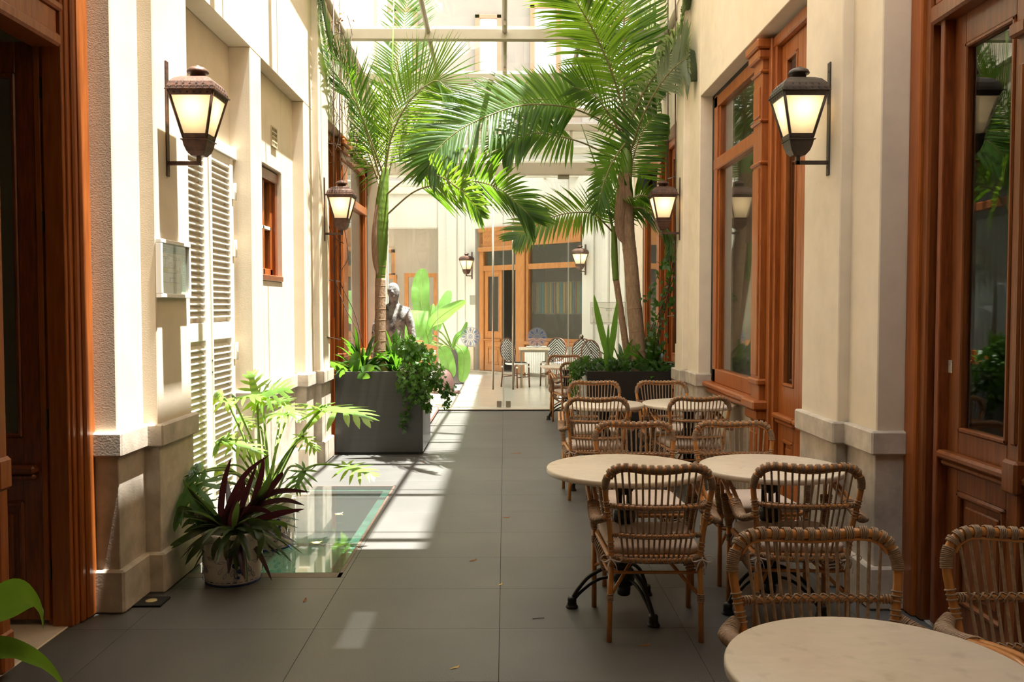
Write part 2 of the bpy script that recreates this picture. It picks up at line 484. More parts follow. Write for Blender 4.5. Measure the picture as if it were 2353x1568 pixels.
wr = wall_side(1, 'wall_right',
    [(4.45, 4.83, 1.915, 0, 9, 'pilaster'), (4.82, 5.40, 1.853, 0, 3.56, 'pilaster'), (8.31, 8.80, 1.85, 0, 9, 'pilaster'), (8.79, 9.16, 1.795, 0, 9, 'pilaster'),
     (12.42, 13.45, 1.96, 0, 9, 'pilaster'), (-3, 1.9, 2.09, 0, 3.6, 'near_wall')],
    [(4.82, 8.32, 1.853, 3.56, 9), (9.15, 12.43, 1.85, 3.56, 9), (-3, 4.46, 2.09, 3.7, 9)],
    [(4.45, 4.825, 1.915, 1, 0, 1), (4.82, 5.40, 1.853, 1, 1, 1), (8.31, 8.80, 1.85, 1, 0, 1), (8.79, 9.16, 1.795, 1, 1, 1), (12.42, 13.1, 1.96, 1, 1, 1)], 9)
# taller storeys of the house on the right, whose shadow line falls along the passage
B('wall_right_upper', 1.86, 2.6, -4, 22, 8.9, 12.7, M['plaster'], kind='structure')
B('wall_left_upper', -2.6, -1.9, -4, 13.4, 8.9, 10.2, M['plaster'], kind='structure')
# unseen slab added to mask the sun, its gaps shaping the light patches
smask = empty('sun_mask', (0, 2, 4.3), kind='structure')
mc = M['plaster']
for (a, b_, c, d) in [(-1.25, .42, 4.34, 5.50), (-1.25, .04, 3.86, 4.34), (.18, .42, 3.86, 4.34), (-2.1, .42, 1.6, 3.86), (-2.1, -1.25, 3.86, 4.30), (-2.1, 2.1, -3, 1.6)]:
    B('overhead_slab', a, b_, c, d, 4.3, 4.42, mc, smask)

B('sky_block_wall', -2.3, 2.3, -3.2, -3, 0, 5.2, M['plaster'], kind='structure')  # unseen wall added behind the camera to keep sky light out
B('sun_spot_filter', .04, .18, 3.86, 4.34, 4.35, 4.36, film0('sun_dimming_film', (.30,.30,.30)), smask, b=0)  # added filter in the slab gap, dims the sun to a floor spot
# ---- rooms behind the fronts
def room(nm, x0, x1, y0, y1, z1, mt):
    m = MB().box(x0, x1, y0, y1, -.06, -.01).box(x0, x1, y0, y1, z1, z1+.1)
    m.box(x0-.1, x0, y0, y1, 0, z1).box(x1, x1+.1, y0, y1, 0, z1) if False else None
    xo = x0 if abs(x0) > abs(x1) else x1
    m.box(xo-.05, xo+.05, y0, y1, 0, z1).box(x0, x1, y0-.1, y0, 0, z1).box(x0, x1, y1, y1+.1, 0, z1)
    P(nm, m, mt, kind='structure')
room('wall_left_room', -5.5, -2.37, .4, 6.4, 3.7, M['interior'])
room('wall_left_room', -5.0, -2.37, 8.9, 12.8, 3.7, M['interior'])
room('wall_left_room', -3.4, -2.37, 7.0, 8.1, 3.2, M['interior'])
room('wall_right_room', 2.37, 4.9, .4, 5.2, 3.8, M['interior'])
room('wall_right_room', 2.37, 4.9, 5.3, 8.7, 3.8, M['interior'])
room('wall_right_room', 2.37, 4.9, 8.8, 12.9, 3.8, M['interior'])

# ---- joinery: one door leaf in local axes (x along the leaf, y towards the courtyard)
def leaf_door(par, Mx, w, z0, z1, zg0, wm, glass=True, zl=.78, st=.10, rail=.11):
    LB('stile', Mx, 0, st, -.02, .02, z0, z1, wm, par); LB('stile', Mx, w-st, w, -.02, .02, z0, z1, wm, par)
    LB('top_rail', Mx, st, w-st, -.02, .02, z1-rail, z1, wm, par)
    LB('middle_rail', Mx, st, w-st, -.02, .02, zl-.16, zg0, wm, par)
    LB('bottom_rail', Mx, st, w-st, -.02, .02, z0, z0+.15, wm, par)
    m = MB()
    for (a, b_, c, d) in ((st, st+.022, zg0, z1-rail), (w-st-.022, w-st, zg0, z1-rail), (st, w-st, zg0, zg0+.022), (st, w-st, z1-rail-.022, z1-rail)):
        m.box(a, b_, -.012, .028, c, d, .006)
    P('glazing_bead', m.xf(Mx), wm, par)
    LB('glass_pane', Mx, st+.01, w-st-.01, -.005, .003, zg0+.01, z1-rail-.01, M['glass'], par, b=0)
    m = MB().box(.01, w-.01, .018, .075, zl-.02, zl+.02, .012).box(.02, w-.02, .018, .055, zl-.055, zl-.02, .012)
    P('ledge', m.xf(Mx), wm, par)
    zb, zt = z0+.15, zl-.16
    LB('door_panel', Mx, st, w-st, -.012, .006, zb, zt, wm, par, b=0)
    LB('raised_panel', Mx, st+.06, w-st-.06, 0, .018, zb+.06, zt-.06, wm, par, b=.012)
    m = MB()
    for (a, b_, c, d) in ((st, st+.03, zb, zt), (w-st-.03, w-st, zb, zt), (st, w-st, zb, zb+.03), (st, w-st, zt-.03, zt)):
        m.box(a, b_, .0, .03, c, d, .010)
    P('panel_moulding', m.xf(Mx), wm, par)

def shopfront(nm, s, X, y0, yc0, yc1, y1, wm, zt=3.5, curtain=False):
    """door, half column and shop window along a side wall"""
    o = empty(nm, (s*X, (y0+y1)/2, 0), kind='structure')
    def bx(n, a, b_, ya, yb, za, zb, m, bb=.005): return B(n, s*(X-a), s*(X+b_), ya, yb, za, zb, m, o, b=bb)
    bx('rubber_gasket', .025, .05, y1-.085, y1, .87, zt-.02, M['black'], 0)
    bx('rubber_gasket', .025, .05, yc1, y1, zt-.04, zt-.001, M['black'], 0)
    B('under_window_wall', s*(X+.0), s*(X+.3), yc1-.02, y1, 0, .77, M['plaster'], o)
    bx('frame_stile', .03, .05, y1-.2, y1-.085, .86, zt-.03, wm)
    bx('frame_stile', .012, .05, y1-.235, y1-.19, .9, zt-.1, wm)
    bx('frame_stile', .03, .05, yc1-.01, yc1+.05, .86, zt-.03, wm)
    bx('frame_rail', .03, .05, yc1, y1-.085, zt-.14, zt-.04, wm)
    bx('frame_rail', .035, .05, yc1, y1-.085, 2.84, 2.95, wm, .01)
    bx('frame_rail', .03, .05, yc1, y1-.085, .86, .99, wm, .008)
    bx('window_sill', .11, .05, yc1-.02, y1+.0, .815, .862, wm, .014)
    bx('sill_moulding', .075, .05, yc1-.02, y1-.02, .755, .815, wm, .02)
    bx('window_pane', -.012, .02, yc1+.05, y1-.19, .99, 2.84, M['glass'], 0)
    bx('window_pane', -.012, .02, yc1+.05, y1-.19, 2.95, zt-.14, M['glass'], 0)
    c0, c1 = yc0, yc1
    col = MB()
    col.box(s*(X-.10), s*(X+.06), c0+.02, c1-.02, 0, zt-.05, .006)
    col.box(s*(X-.112), s*(X-.09), c0+.05, c1-.05, 1.05, 2.60, .006)
    col.box(s*(X-.112), s*(X-.09), c0+.05, c1-.05, 2.98, 3.2, .006).box(s*(X-.112), s*(X-.09), c0+.05, c1-.05, .12, .62, .006)
    P('half_column', col, wm, o)
    for (za, zb, e) in ((zt-.10, zt-.03, .055), (zt-.17, zt-.10, .035), (zt-.27, zt-.245, .02), (2.93, 2.955, .02), (2.62, 2.65, .02), (.98, 1.03, .02), (.80, .87, .06), (.72, .80, .035), (0, .10, .02)):
        P('column_moulding', MB().box(s*(X-.10-e), s*(X+.05), c0+.02-e, c1-.02+e, za, zb, .012), wm, o)
    # door half
    bx('door_jamb', .055, .06, c0-.055, c0+.01, 0, zt-.03, wm, .008)
    bx('door_jamb', .03, .06, c0-.10, c0-.055, 0, zt-.03, wm, .006)
    bx('door_jamb', .04, .06, y0, y0+.06, 0, zt-.03, wm, .006)
    bx('door_head', .04, .06, y0, c0, zt-.11, zt-.03, wm, .01)
    d0, d1 = y0+.06, c0-.10
    n = 2
    wd = (d1-d0)/n
    for k in range(n):
        dl = empty('door_leaf', (s*X, d0+wd*(k+.5), 0), parent=o)
        if s > 0: Mx = local((0,1,0), (-1,0,0), (X+.03, d0+wd*k, 0))
        else: Mx = local((0,-1,0), (1,0,0), (-X-.03, d0+wd*(k+1), 0))
        leaf_door(dl, Mx, wd-.004, .02, zt-.115, 1.0, wm)
    if curtain:
        m = MB(); k = 60
        vs = []; fs = []
        for i in range(k+1):
            y = yc1+.1 + (y1-.3-yc1)*i/k
            xx = s*(X+.16+.025*sin(i*1.3))
            vs += [(xx, y, .95), (xx, y, 2.75)]
        for i in range(k): fs.append((2*i, 2*i+2, 2*i+3, 2*i+1))
        m.add(vs, fs, True)
        P('curtain', m, M['curtain'], o)
    return o
shopfront('window_1', 1, 1.995, 5.40, 6.45, 6.70, 8.31, M['wood'], 3.56)
shopfront('window_2', 1, 1.995, 9.16, 10.60, 10.88, 12.42, M['wood'], 3.56)
shopfront('window_3', -1, 1.975, 9.10, 10.05, 10.45, 12.42, M['wood'], 3.52, curtain=True)

# ---- big double door on the right (closed)
d = empty('door_1', (2.12, 3.6, 0), kind='structure')
wd_ = M['wood_door']
B('door_casing', 2.055, 2.2, 4.33, 4.45, 0, 3.7, M['wood'], d, b=.008); B('door_casing', 2.075, 2.2, 4.27, 4.335, 0, 3.7, wd_, d, b=.01)
B('door_jamb', 2.12, 2.25, 4.19, 4.275, 0, 3.7, M['wood_dark'], d)
B('transom_bar', 2.06, 2.22, 1.9, 4.26, 2.93, 3.02, wd_, d, b=.012); B('transom_bar', 2.075, 2.22, 1.9, 4.24, 3.02, 3.14, wd_, d, b=.006)
B('transom_bar', 2.05, 2.22, 1.9, 4.26, 3.14, 3.18, wd_, d, b=.01)
B('transom_panel', 2.14, 2.2, 1.9, 4.2, 3.17, 3.7, wd_, d)
for k, (ya, yb) in enumerate(((3.55, 4.19), (2.87, 3.51))):
    dl = empty('door_leaf', (2.15, (ya+yb)/2, 0), parent=d)
    leaf_door(dl, local((0,1,0), (-1,0,0), (2.16, ya, 0)), yb-ya, .02, 2.93, .98, wd_, zl=.86, st=.12, rail=.14)
B('door_astragal', 2.085, 2.15, 3.49, 3.565, .02, 2.93, wd_, d, b=.008)
B('door_astragal', 2.075, 2.15, 3.505, 3.55, 1.0, 2.55, wd_, d, b=.008)
P('astragal_cap', MB().box(2.06, 2.15, 3.475, 3.58, .80, .94, .012).box(2.055, 2.15, 3.47, 3.585, 2.66, 2.72, .01).box(2.07, 2.15, 3.48, 3.575, 0.02, .16, .01), wd_, d)
B('hinge_post', 2.09, 2.2, 4.17, 4.21, .02, 3.0, M['wood_dark'], d)
m = MB().lathe([(0, 0), (.022, 0), (.026, .004), (.026, .010), (.02, .014), (0, .014)], 20, sx=1.0, sy=1.7)
m.xf(Matrix.Translation((2.138, 3.43, 1.055)) @ Matrix.Rotation(-pi/2, 4, 'Y') @ Matrix.Rotation(pi/2, 4, 'Z'))
P('lock_plate', m, mat('nickel', (.5,.47,.42), .3, metal=.8), d)
B('key_slot', 2.122, 2.1245, 3.422, 3.438, 1.05, 1.06, M['black'], d, b=0)
for (px, py, Y) in ((2137, 843, 4.15), (2254, 858, 3.61), (2305, 868, 3.42)):
    p = at(px, py, Y)
    P('tape_scrap', MB().box(2.136, 2.139, p.y-.017, p.y+.017, p.z-.03, p.z+.03, .001), mat('clear_tape', (.45,.40,.33), .25, var=.5, scale=80), d)
B('floor_bolt', 2.10, 2.14, 3.44, 3.47, .08, .2, M['iron'], d)

# ---- open double door on the left
wd_ = M['wood']
d = empty('door_2', (-2.12, 3.4, 0), kind='structure')
B('door_casing', -2.25, -2.085, 4.33, 4.43, 0, 3.62, wd_, d, b=.010); B('door_casing', -2.25, -2.095, 4.285, 4.325, 0, 3.62, wd_, d, b=.008)
B('door_casing', -2.25, -2.11, 4.25, 4.285, 0, 3.62, wd_, d, b=.004)
B('door_jamb', -2.215, -2.12, 4.225, 4.33, 0, 3.62, wd_, d); B('door_jamb', -2.232, -2.214, 4.26, 4.33, 0, 3.62, M['wood_dark'], d)
B('transom_bar', -2.25, -2.10, 1.6, 4.20, 2.80, 2.86, wd_, d, b=.012); B('transom_bar', -2.25, -2.12, 1.6, 4.19, 2.86, 2.97, wd_, d, b=.006)
B('transom_bar', -2.25, -2.10, 1.6, 4.22, 2.97, 3.01, wd_, d, b=.01)
B('transom_stile', -2.22, -2.14, 4.10, 4.23, 3.0, 3.62, wd_, d); B('transom_pane', -2.19, -2.18, 1.6, 4.0, 3.0, 3.62, M['glass'], d, b=0)
B('transom_rail', -2.22, -2.14, 1.6, 4.0, 3.01, 3.09, wd_, d)
dl = empty('door_leaf', (-2.6, 4.2, 0), parent=d)
leaf_door(dl, local((1,0,0), (0,-1,0), (-2.92, 4.26, 0)) @ Matrix.Rotation(0, 4, 'Z'), .66, .03, 2.84, .93, M['wood_dark'], zl=.78, st=.09, rail=.15)
B('leaf_edge', -2.262, -2.232, 4.235, 4.29, .03, 2.84, wd_, d)
for z in (.28, 1.02, 1.98, 2.62):
    P('hinge', MB().box(-2.233, -2.226, 4.235, 4.285, z-.05, z+.05).tube([(-2.215, 4.255, z-.075), (-2.215, 4.255, z+.075)], .009, 8)
      .lathe([(0,0),(.007,.005),(.004,.012),(.007,.02),(0,.03)], 8, (-2.215, 4.255, z+.075)), mat('aged_steel', (.16,.13,.10), .45, metal=.6), d)
dl = empty('door_leaf', (-2.15, 3.3, 0), parent=d)
leaf_door(dl, local((0,-1,0), (1,0,0), (-2.17, 3.66, 0)), .66, .03, 2.80, .93, wd_, zl=.84, st=.12)
B('door_astragal', -2.16, -2.10, 3.60, 3.67, .03, 2.8, wd_, d, b=.008)
P('astragal_cap', MB().box(-2.16, -2.085, 3.58, 3.685, .80, .94, .014).box(-2.16, -2.09, 3.59, 3.68, .03, .2, .01), wd_, d)

# ---- louvred shutters in the first niche
sh = empty('window_4', (-2.03, 6.0, 0), kind='structure')
yy = [5.28, 5.95, 6.50]
X0 = -2.045
slat_o = None
for k in range(2):
    a, b_ = yy[k]+.004, yy[k+1]-.004
    t = empty('shutter_leaf', (X0, (a+b_)/2, 0), parent=sh)
    for (q0, q1) in ((a, a+.075), (b_-.075, b_)):
        B('shutter_stile', X0-.02, X0+.035, q0, q1, .10, 2.66, M['white_wood'], t, b=.003)
    for (z0, z1) in ((.10, .22), (1.34, 1.46), (2.58, 2.66)):
        B('shutter_rail', X0-.02, X0+.032, a+.075, b_-.075, z0, z1, M['white_wood'], t, b=.003)
    B('shutter_back', X0-.035, X0-.022, a, b_, .1, 2.66, M['interior'], t, b=0)
    z = .25
    first = None
    while z < 2.56:
        if not (1.315 < z < 1.475):
            if first is None:
                m = MB().box(-.027, .027, a+.075, b_-.075, -.0045, .0045, .002)
                m.xf(Matrix.Translation((X0+.006, 0, z)) @ Matrix.Rotation(radians(38), 4, 'Y'))
                first = P('slat', m, M['white_wood'], t); zf = z
            else:
                c = first.copy(); COL.objects.link(c); c.location = first.location + Vector((0, 0, z-zf))
        z += .0435
for z in (.7, 1.24, 2.0, 2.42):
    P('hinge', MB().box(X0+.03, X0+.045, 6.46, 6.53, z-.06, z+.06, .003).tube([(X0+.05, 6.50, z-.065), (X0+.05, 6.50, z+.065)], .008, 8), M['white_wood'], sh)
B('shutter_head', X0-.03, X0+.045, 5.26, 6.56, 2.66, 2.74, M['white_wood'], sh)
for z in (1.12, 1.2): P('bolt_hole', MB().lathe([(0,0),(.006,0),(.006,.004),(0,.004)], 8).xf(Matrix.Translation((X0+.034, 5.985, z)) @ Matrix.Rotation(pi/2, 4, 'Y')), M['black'], sh)

# ---- small casement in the second niche
w5 = empty('window_5', (-2.05, 7.51, 1.79), kind='structure')
a, b_ = 7.16, 7.86
for nm, q in (('window_reveal', (-2.25, -2.0, b_-.004, b_, 1.79, 2.76)),):
    B(nm, *q, M['plaster'], w5, b=0)
wk = M['wood_dark']
B('window_frame', -2.13, -2.04, a, a+.06, 1.83, 2.74, wk, w5); B('window_frame', -2.13, -2.04, b_-.07, b_, 1.83, 2.74, wk, w5)
B('window_frame', -2.13, -2.03, a, b_, 2.66, 2.75, wk, w5, b=.01); B('window_sill', -2.13, -1.99, a, b_, 1.79, 1.84, wk, w5, b=.006)
for (q0, q1) in ((a+.06, a+.11), (a+.345, a+.385), (b_-.13, b_-.07)):
    B('sash_stile', -2.12, -2.07, q0, q1, 1.84, 2.66, M['wood'], w5)
B('sash_rail', -2.12, -2.07, a+.06, b_-.07, 1.84, 1.90, M['wood'], w5); B('glazing_bar', -2.11, -2.07, a+.1, b_-.1, 2.24, 2.27, M['white_wood'], w5)
B('window_pane', -2.10, -2.095, a+.1, b_-.1, 1.9, 2.66, M['glass'], w5, b=0)
# pierced vent above it
v = empty('wall_vent', at(627, 316, 7.75), 'small square pierced terracotta vent set high in the wall above the little window', 'vent')
c = at(627, 316, 7.6); c.x = -1.995
m = MB()
for i in range(5): m.box(c.x-.01, c.x+.008, c.y-.08+i*.04-.006, c.y-.08+i*.04+.006, c.z-.085, c.z+.085)
for i in range(5): m.box(c.x-.01, c.x+.009, c.y-.085, c.y+.085, c.z-.08+i*.04-.006, c.z-.08+i*.04+.006)
P('grille', m, mat('vent_clay', (.50,.42,.28), .8), v)
B('vent_hole', c.x-.002, c.x+.003, c.y-.08, c.y+.08, c.z-.08, c.z+.08, M['black'], v, b=0)

# ---- glazed roof
rf = empty('roof', (0, 9, 4.6), kind='structure')
def zr(y): return 4.62 - .085*(min(y, 13.3) - 10)
by = [5.70 + 1.41*k for k in range(11)]
wm_ = M['white_metal']
for i, y in enumerate(by):
    w = 1.9 if y < 13.3 else 3.2
    B('roof_beam', -w, 1.95, y-.045, y+.045, zr(y)-.06, zr(y)+.06, wm_, rf, b=.006)
    if i < len(by) - 1:
        y2 = by[i+1]
        for X in (-.86, 0, .86):
            P('glazing_bar', MB().tube([(X, y, zr(y)+.02), (X, y2, zr(y2)+.02)], .028, 4), wm_, rf)
        B('cross_bar', -1.85, 1.85, y+.20, y+.22, zr(y+.2)+.02, zr(y+.2)+.05, wm_, rf, b=0)
        for (xa, xb) in ((-1.84, -.88), (-.84, -.02), (.02, .84), (.88, 1.84)):
            m = MB().add([(xa, y+.03, zr(y)+.07), (xb, y+.03, zr(y)+.07), (xb, y2-.03, zr(y2)+.07), (xa, y2-.03, zr(y2)+.07)], [(0,1,2,3)])
            P('roof_pane', m, M['roof_glass'], rf)
        B('pane_clip', -.012, .012, y2-.42, y2-.34, zr(y2)-.02, zr(y2)+.05, M['steel'], rf, b=0)
for s in (-1, 1):
    P('edge_rail', MB().tube([(s*1.83, 5.6, zr(5.6)+.02), (s*1.83, 13.3, zr(13.3)+.02)], .045, 4), wm_, rf)
# partition of glass with a double glass door
pt = empty('partition', (0, 13.25, 0), kind='structure')
YP = 13.25
B('header_beam', -1.82, 1.98, YP-.07, YP+.07, 3.56, 3.74, wm_, pt, b=.006)
B('header_beam', -1.82, 1.98, YP-.05, YP+.05, 4.22, 4.32, wm_, pt)
for X in (-1.0, 0, 1.0): B('header_post', X-.02, X+.02, YP-.03, YP+.03, 3.74, 4.22, wm_, pt)
B('transom_pane', -1.8, 1.96, YP-.004, YP+.004, 3.74, 4.22, M['part_glass'], pt, b=0)
for (a, b_, nm) in ((-1.80, -1.024, 'fixed_pane'), (-1.018, -.024, 'glass_door'), (-.018, .962, 'glass_door'), (.968, 1.96, 'fixed_pane')):
    g = B(nm, a, b_, YP-.006, YP+.006, .035, 3.56, M['part_glass'], pt, b=0)
    for q in ((a, a+.006), (b_-.006, b_)): B('pane_edge', q[0], q[1], YP-.007, YP+.007, .035, 3.56, mat('glass_edge', (.62,.68,.62), .2), g, b=0)
for X in (-.18, .125):
    h = P('door_handle', MB().tube([(X, YP-.07, .31), (X, YP-.07, 3.27)], .016, 12).tube([(X, YP-.07, .6), (X, YP+.0, .6)], .01, 8).tube([(X, YP-.07, 2.9), (X, YP, 2.9)], .01, 8), M['steel'], pt)
for (a, b_) in ((-1.06, -.90), (-.125, -.05), (.015, .09), (.87, 1.03)):
    B('patch_fitting', a, b_, YP-.02, YP+.02, .035, .035+(.10 if abs(a) < .2 else .055), M['steel'], pt)
B('patch_fitting', .80, .97, YP-.02, YP+.02, 3.50, 3.56, M['steel'], pt)

# ---- courtyard behind the glass
bwl = empty('wall_back', (0, 20, 0), kind='structure')
wp = M['white_plaster']
# straight part at the left, with a lintelled recess
B('wall_face', -5.2, -3.15, 21.3, 21.7, 0, 4.5, wp, bwl); B('wall_face', -3.15, -1.62, 21.3, 21.7, 3.5, 4.5, wp, bwl)
B('wall_face', -1.62, -1.38, 21.3, 21.7, 0, 4.5, wp, bwl)
B('recess_back', -3.2, -1.6, 21.9, 22.0, 0, 3.6, mat('beige_paint', (.42,.36,.29), .8), bwl)
B('left_face', -5.3, -5.2, 13.3, 21.7, 0, 4.5, wp, bwl)
B('front_face', -5.2, -2.3, 13.3, 13.4, 0, 9, wp, bwl)
# 45 degree wall, local x along it from the left corner, y towards us
MW = local((1, -1, 0), (-1, -1, 0), (-1.4, 21.3, 0))
LW = 4.81
dx = lambda px: None
def wx(px):                   # distance along the slanted wall for a photograph column
    k = (px - 1160) / FPX      # X = k*Y, Y = 19.9 - X
    Y = 19.9 / (1 + k); return (k*Y + 1.4) * sqrt(2)
LB('wall_face', MW, 0, wx(1092), -.3, 0, 0, 4.5, wp, bwl); LB('wall_face', MW, wx(1092), wx(1337), -.3, 0, 3.40, 4.5, wp, bwl)
LB('wall_face', MW, wx(1337), LW, -.3, 0, 0, 4.5, wp, bwl)
for (a, b_, e) in ((wx(1030), wx(1052), .05), (wx(1352), wx(1366), .05), (wx(1060), wx(1070), .03)):
    LB('wall_strip', MW, a, b_, 0, e, 0, 4.5, wp, bwl)
LB('wall_dado', MW, 0, wx(1092), 0, .06, 0, .62, mat('dado_stone', (.50,.42,.33), .7, var=.1, scale=8), bwl)
LB('wall_dado', MW, wx(1337), LW, 0, .06, 0, .62, mat('dado_stone', (.50,.42,.33), .7, var=.1, scale=8), bwl)
B('right_face', 2.0, 2.4, 13.4, 18.0, 0, 4.5, wp, bwl)
for (a, b_) in ((14.2, 14.5), (15.2, 15.6), (16.6, 16.9)): B('wall_strip', 1.95, 2.0, a, b_, 0, 4.5, wp, bwl, b=.01)
# front in honey-coloured wood
sf = empty('window_6', MW @ Vector((wx(1215), 0, 0)), kind='structure')
a0, a1, am, a2 = wx(1103), wx(1192), wx(1208), wx(1335)
wl_ = M['wood_light']
LB('entrance_step', MW, a0-.3, a1+.2, -.2, .18, 0, .07, M['stone'], sf)
LB('front_casing', MW, a0, a0+.14, -.1, .03, 0, 3.38, wl_, sf, b=.012)
LB('front_casing', MW, a1-.05, am+.02, -.1, .07, 0, 3.38, wl_, sf, b=.014)
LB('front_casing', MW, am+.02, am+.10, -.1, .03, .78, 3.1, wl_, sf, b=.012)
LB('cornice', MW, a0-.02, a2, -.1, .06, 3.30, 3.40, wl_, sf, b=.02); LB('cornice', MW, a0, a1+.1, -.1, .09, 2.85, 2.95, wl_, sf, b=.02)
LB('frieze_panel', MW, a0+.02, a2, -.1, .03, 2.93, 3.32, wl_, sf)
m = MB()
for k in range(26):          # carved scrollwork on the frieze
    cx_ = a0+.2 + (k*.073 if k < 13 else (k-13)*.073); cz = 3.05 if k < 13 else 3.19
    m.tube([Vector((cx_ + .03*cos(t)*(1-t/9), .03, cz + .045*sin(t)*(1-t/9))) for t in [i*.7 for i in range(9)]], .009, 5)
P('carving', m.xf(MW), wl_, sf)
LB('frame_rail', MW, a0+.14, a1-.05, -.1, .02, 2.40, 2.52, wl_, sf); LB('transom_pane', MW, a0+.14, a1-.05, -.05, -.04, 2.52, 2.86, M['glass'], sf, b=0)
LB('frame_rail', MW, am+.1, a2, -.1, .02, 2.40, 2.52, wl_, sf); LB('window_pane', MW, am+.1, a2, -.05, -.04, 2.52, 2.95, M['glass'], sf, b=0)
LB('window_pane', MW, am+.1, a2, -.05, -.04, .85, 2.40, M['glass'], sf, b=0)
LB('window_sill', MW, am, a2+.02, -.1, .09, .72, .80, wl_, sf, b=.02); LB('frame_rail', MW, am+.1, a2, -.1, .02, .80, .88, wl_, sf)
LB('under_window_wall', MW, am+.1, a2, -.2, -.01, 0, .72, wp, sf)
dl = empty('door_leaf', MW @ Vector((a0+.4, 0, 0)), parent=sf)
leaf_door(dl, MW @ Matrix.Translation((a0+.15, -.03, 0)), (a1-a0-.2)*.53, .08, 2.40, .98, wl_, zl=.80, st=.09)
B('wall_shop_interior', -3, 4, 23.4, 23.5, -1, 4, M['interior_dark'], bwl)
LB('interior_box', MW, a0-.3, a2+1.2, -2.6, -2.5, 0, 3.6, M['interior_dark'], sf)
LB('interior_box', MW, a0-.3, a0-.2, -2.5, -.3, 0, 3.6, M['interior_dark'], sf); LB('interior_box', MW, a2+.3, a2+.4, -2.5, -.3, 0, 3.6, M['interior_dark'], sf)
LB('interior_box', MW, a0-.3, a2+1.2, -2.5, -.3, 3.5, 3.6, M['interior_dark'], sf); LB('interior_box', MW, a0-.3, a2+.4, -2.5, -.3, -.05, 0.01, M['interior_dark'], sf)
stripes_obj = empty('striped_panel', MW @ Vector((wx(1270), -.6, 1.3)), 'wide panel of vertical teal, ochre and rust stripes behind the back shop window', 'wall hanging')  # solid panel carrying the coloured stripes inside the window
cs = [(.02,.16,.17), (.34,.22,.05), (.30,.11,.03), (.08,.20,.08), (.42,.28,.06), (.03,.10,.14), (.22,.06,.03), (.12,.24,.10), (.36,.20,.05), (.03,.18,.20)]
LB('backing_sheet', MW, wx(1216)-.42, wx(1334), -.30, -.29, 1.40, 2.12, mat('backing_sheet', (.08,.07,.05), .9), stripes_obj)
k = 0; xx = wx(1217)-.40
mm_ = [mat('stripe_tint', tuple(q*.55 for q in c_), .9) for c_ in cs]
while xx < wx(1331):
    w_ = rnd.uniform(.03, .09)
    LB('stripe', MW, xx, xx+w_*.8, -.29, -.275, 1.40+rnd.uniform(0, .05), 2.10, mm_[k % 10], stripes_obj, b=0)
    xx += w_; k += 1
# recess furniture: wooden glazed screens
for (pa, pb, yt, yb, nm) in ((930, 1006, 628, 850, 'tall honey wood glazed door standing in the back recess behind the banana leaves'), (884, 912, 632, 850, 'narrow wooden glazed screen in the back recess right behind the statue')):
    A = at(pa, yb, 21.5); Bq = at(pb, yt, 21.5)
    o = empty('glazed_screen', ((A.x+Bq.x)/2, 21.5, 0.02), nm, 'screen')
    z1 = Bq.z
    for q in ((A.x, A.x+.1), (Bq.x-.1, Bq.x)): B('screen_stile', q[0], q[1], 21.45, 21.55, 0.02, z1, wl_, o)
    B('top_rail', A.x, Bq.x, 21.44, 21.56, z1-.1, z1, wl_, o); B('bottom_panel', A.x, Bq.x, 21.47, 21.53, .02, .75, wl_, o)
    B('glass_pane', A.x+.1, Bq.x-.1, 21.49, 21.50, .75, z1-.1, M['glass'], o, b=0)
o = empty('wooden_mirror', at(893, 608, 21.85), 'small wooden framed mirror high on the back wall between palm trunk and screen', 'mirror')
A = at(880, 636, 21.85); Bq = at(907, 573, 21.85)
for q in ((A.x-.3, Bq.x, A.z, A.z+.09), (A.x-.3, Bq.x, Bq.z-.09, Bq.z), (Bq.x-.09, Bq.x, A.z, Bq.z), (A.x-.3, A.x-.21, A.z, Bq.z)):
    B('mirror_frame', q[0], q[1], 21.82, 21.9, q[2], q[3], wl_, o)
B('mirror_glass', A.x-.22, Bq.x-.08, 21.86, 21.88, A.z+.08, Bq.z-.08, mat('mirror_silver', (.6,.62,.6), .08, metal=1), o, b=0)
# radiator under the window
ra = empty('radiator', MW @ Vector((wx(1262), .08, .02)), 'white ribbed radiator under the back shop window', 'radiator')
x = wx(1212)
while x < wx(1308):
    LB('rib', MW, x, x+.045, .02, .10, .1, .66, M['radiator'], ra, b=.01); x += .055
LB('foot', MW, wx(1214), wx(1217), .03, .09, .018, .1, M['radiator'], ra); LB('foot', MW, wx(1300), wx(1303), .03, .09, .018, .1, M['radiator'], ra)
LB('top_pipe', MW, wx(1212), wx(1308), .04, .08, .62, .65, M['radiator'], ra)
# roof over it
rb = empty('roof', (0, 18, 4.4), kind='structure')
B('roof_edge', -5.2, 2.0, 21.2, 21.4, 4.3, 4.5, wm_, rb)
B('overhead_slab', -5.2, -3.1, 13.4, 21.3, 4.45, 4.5, wp, rb)
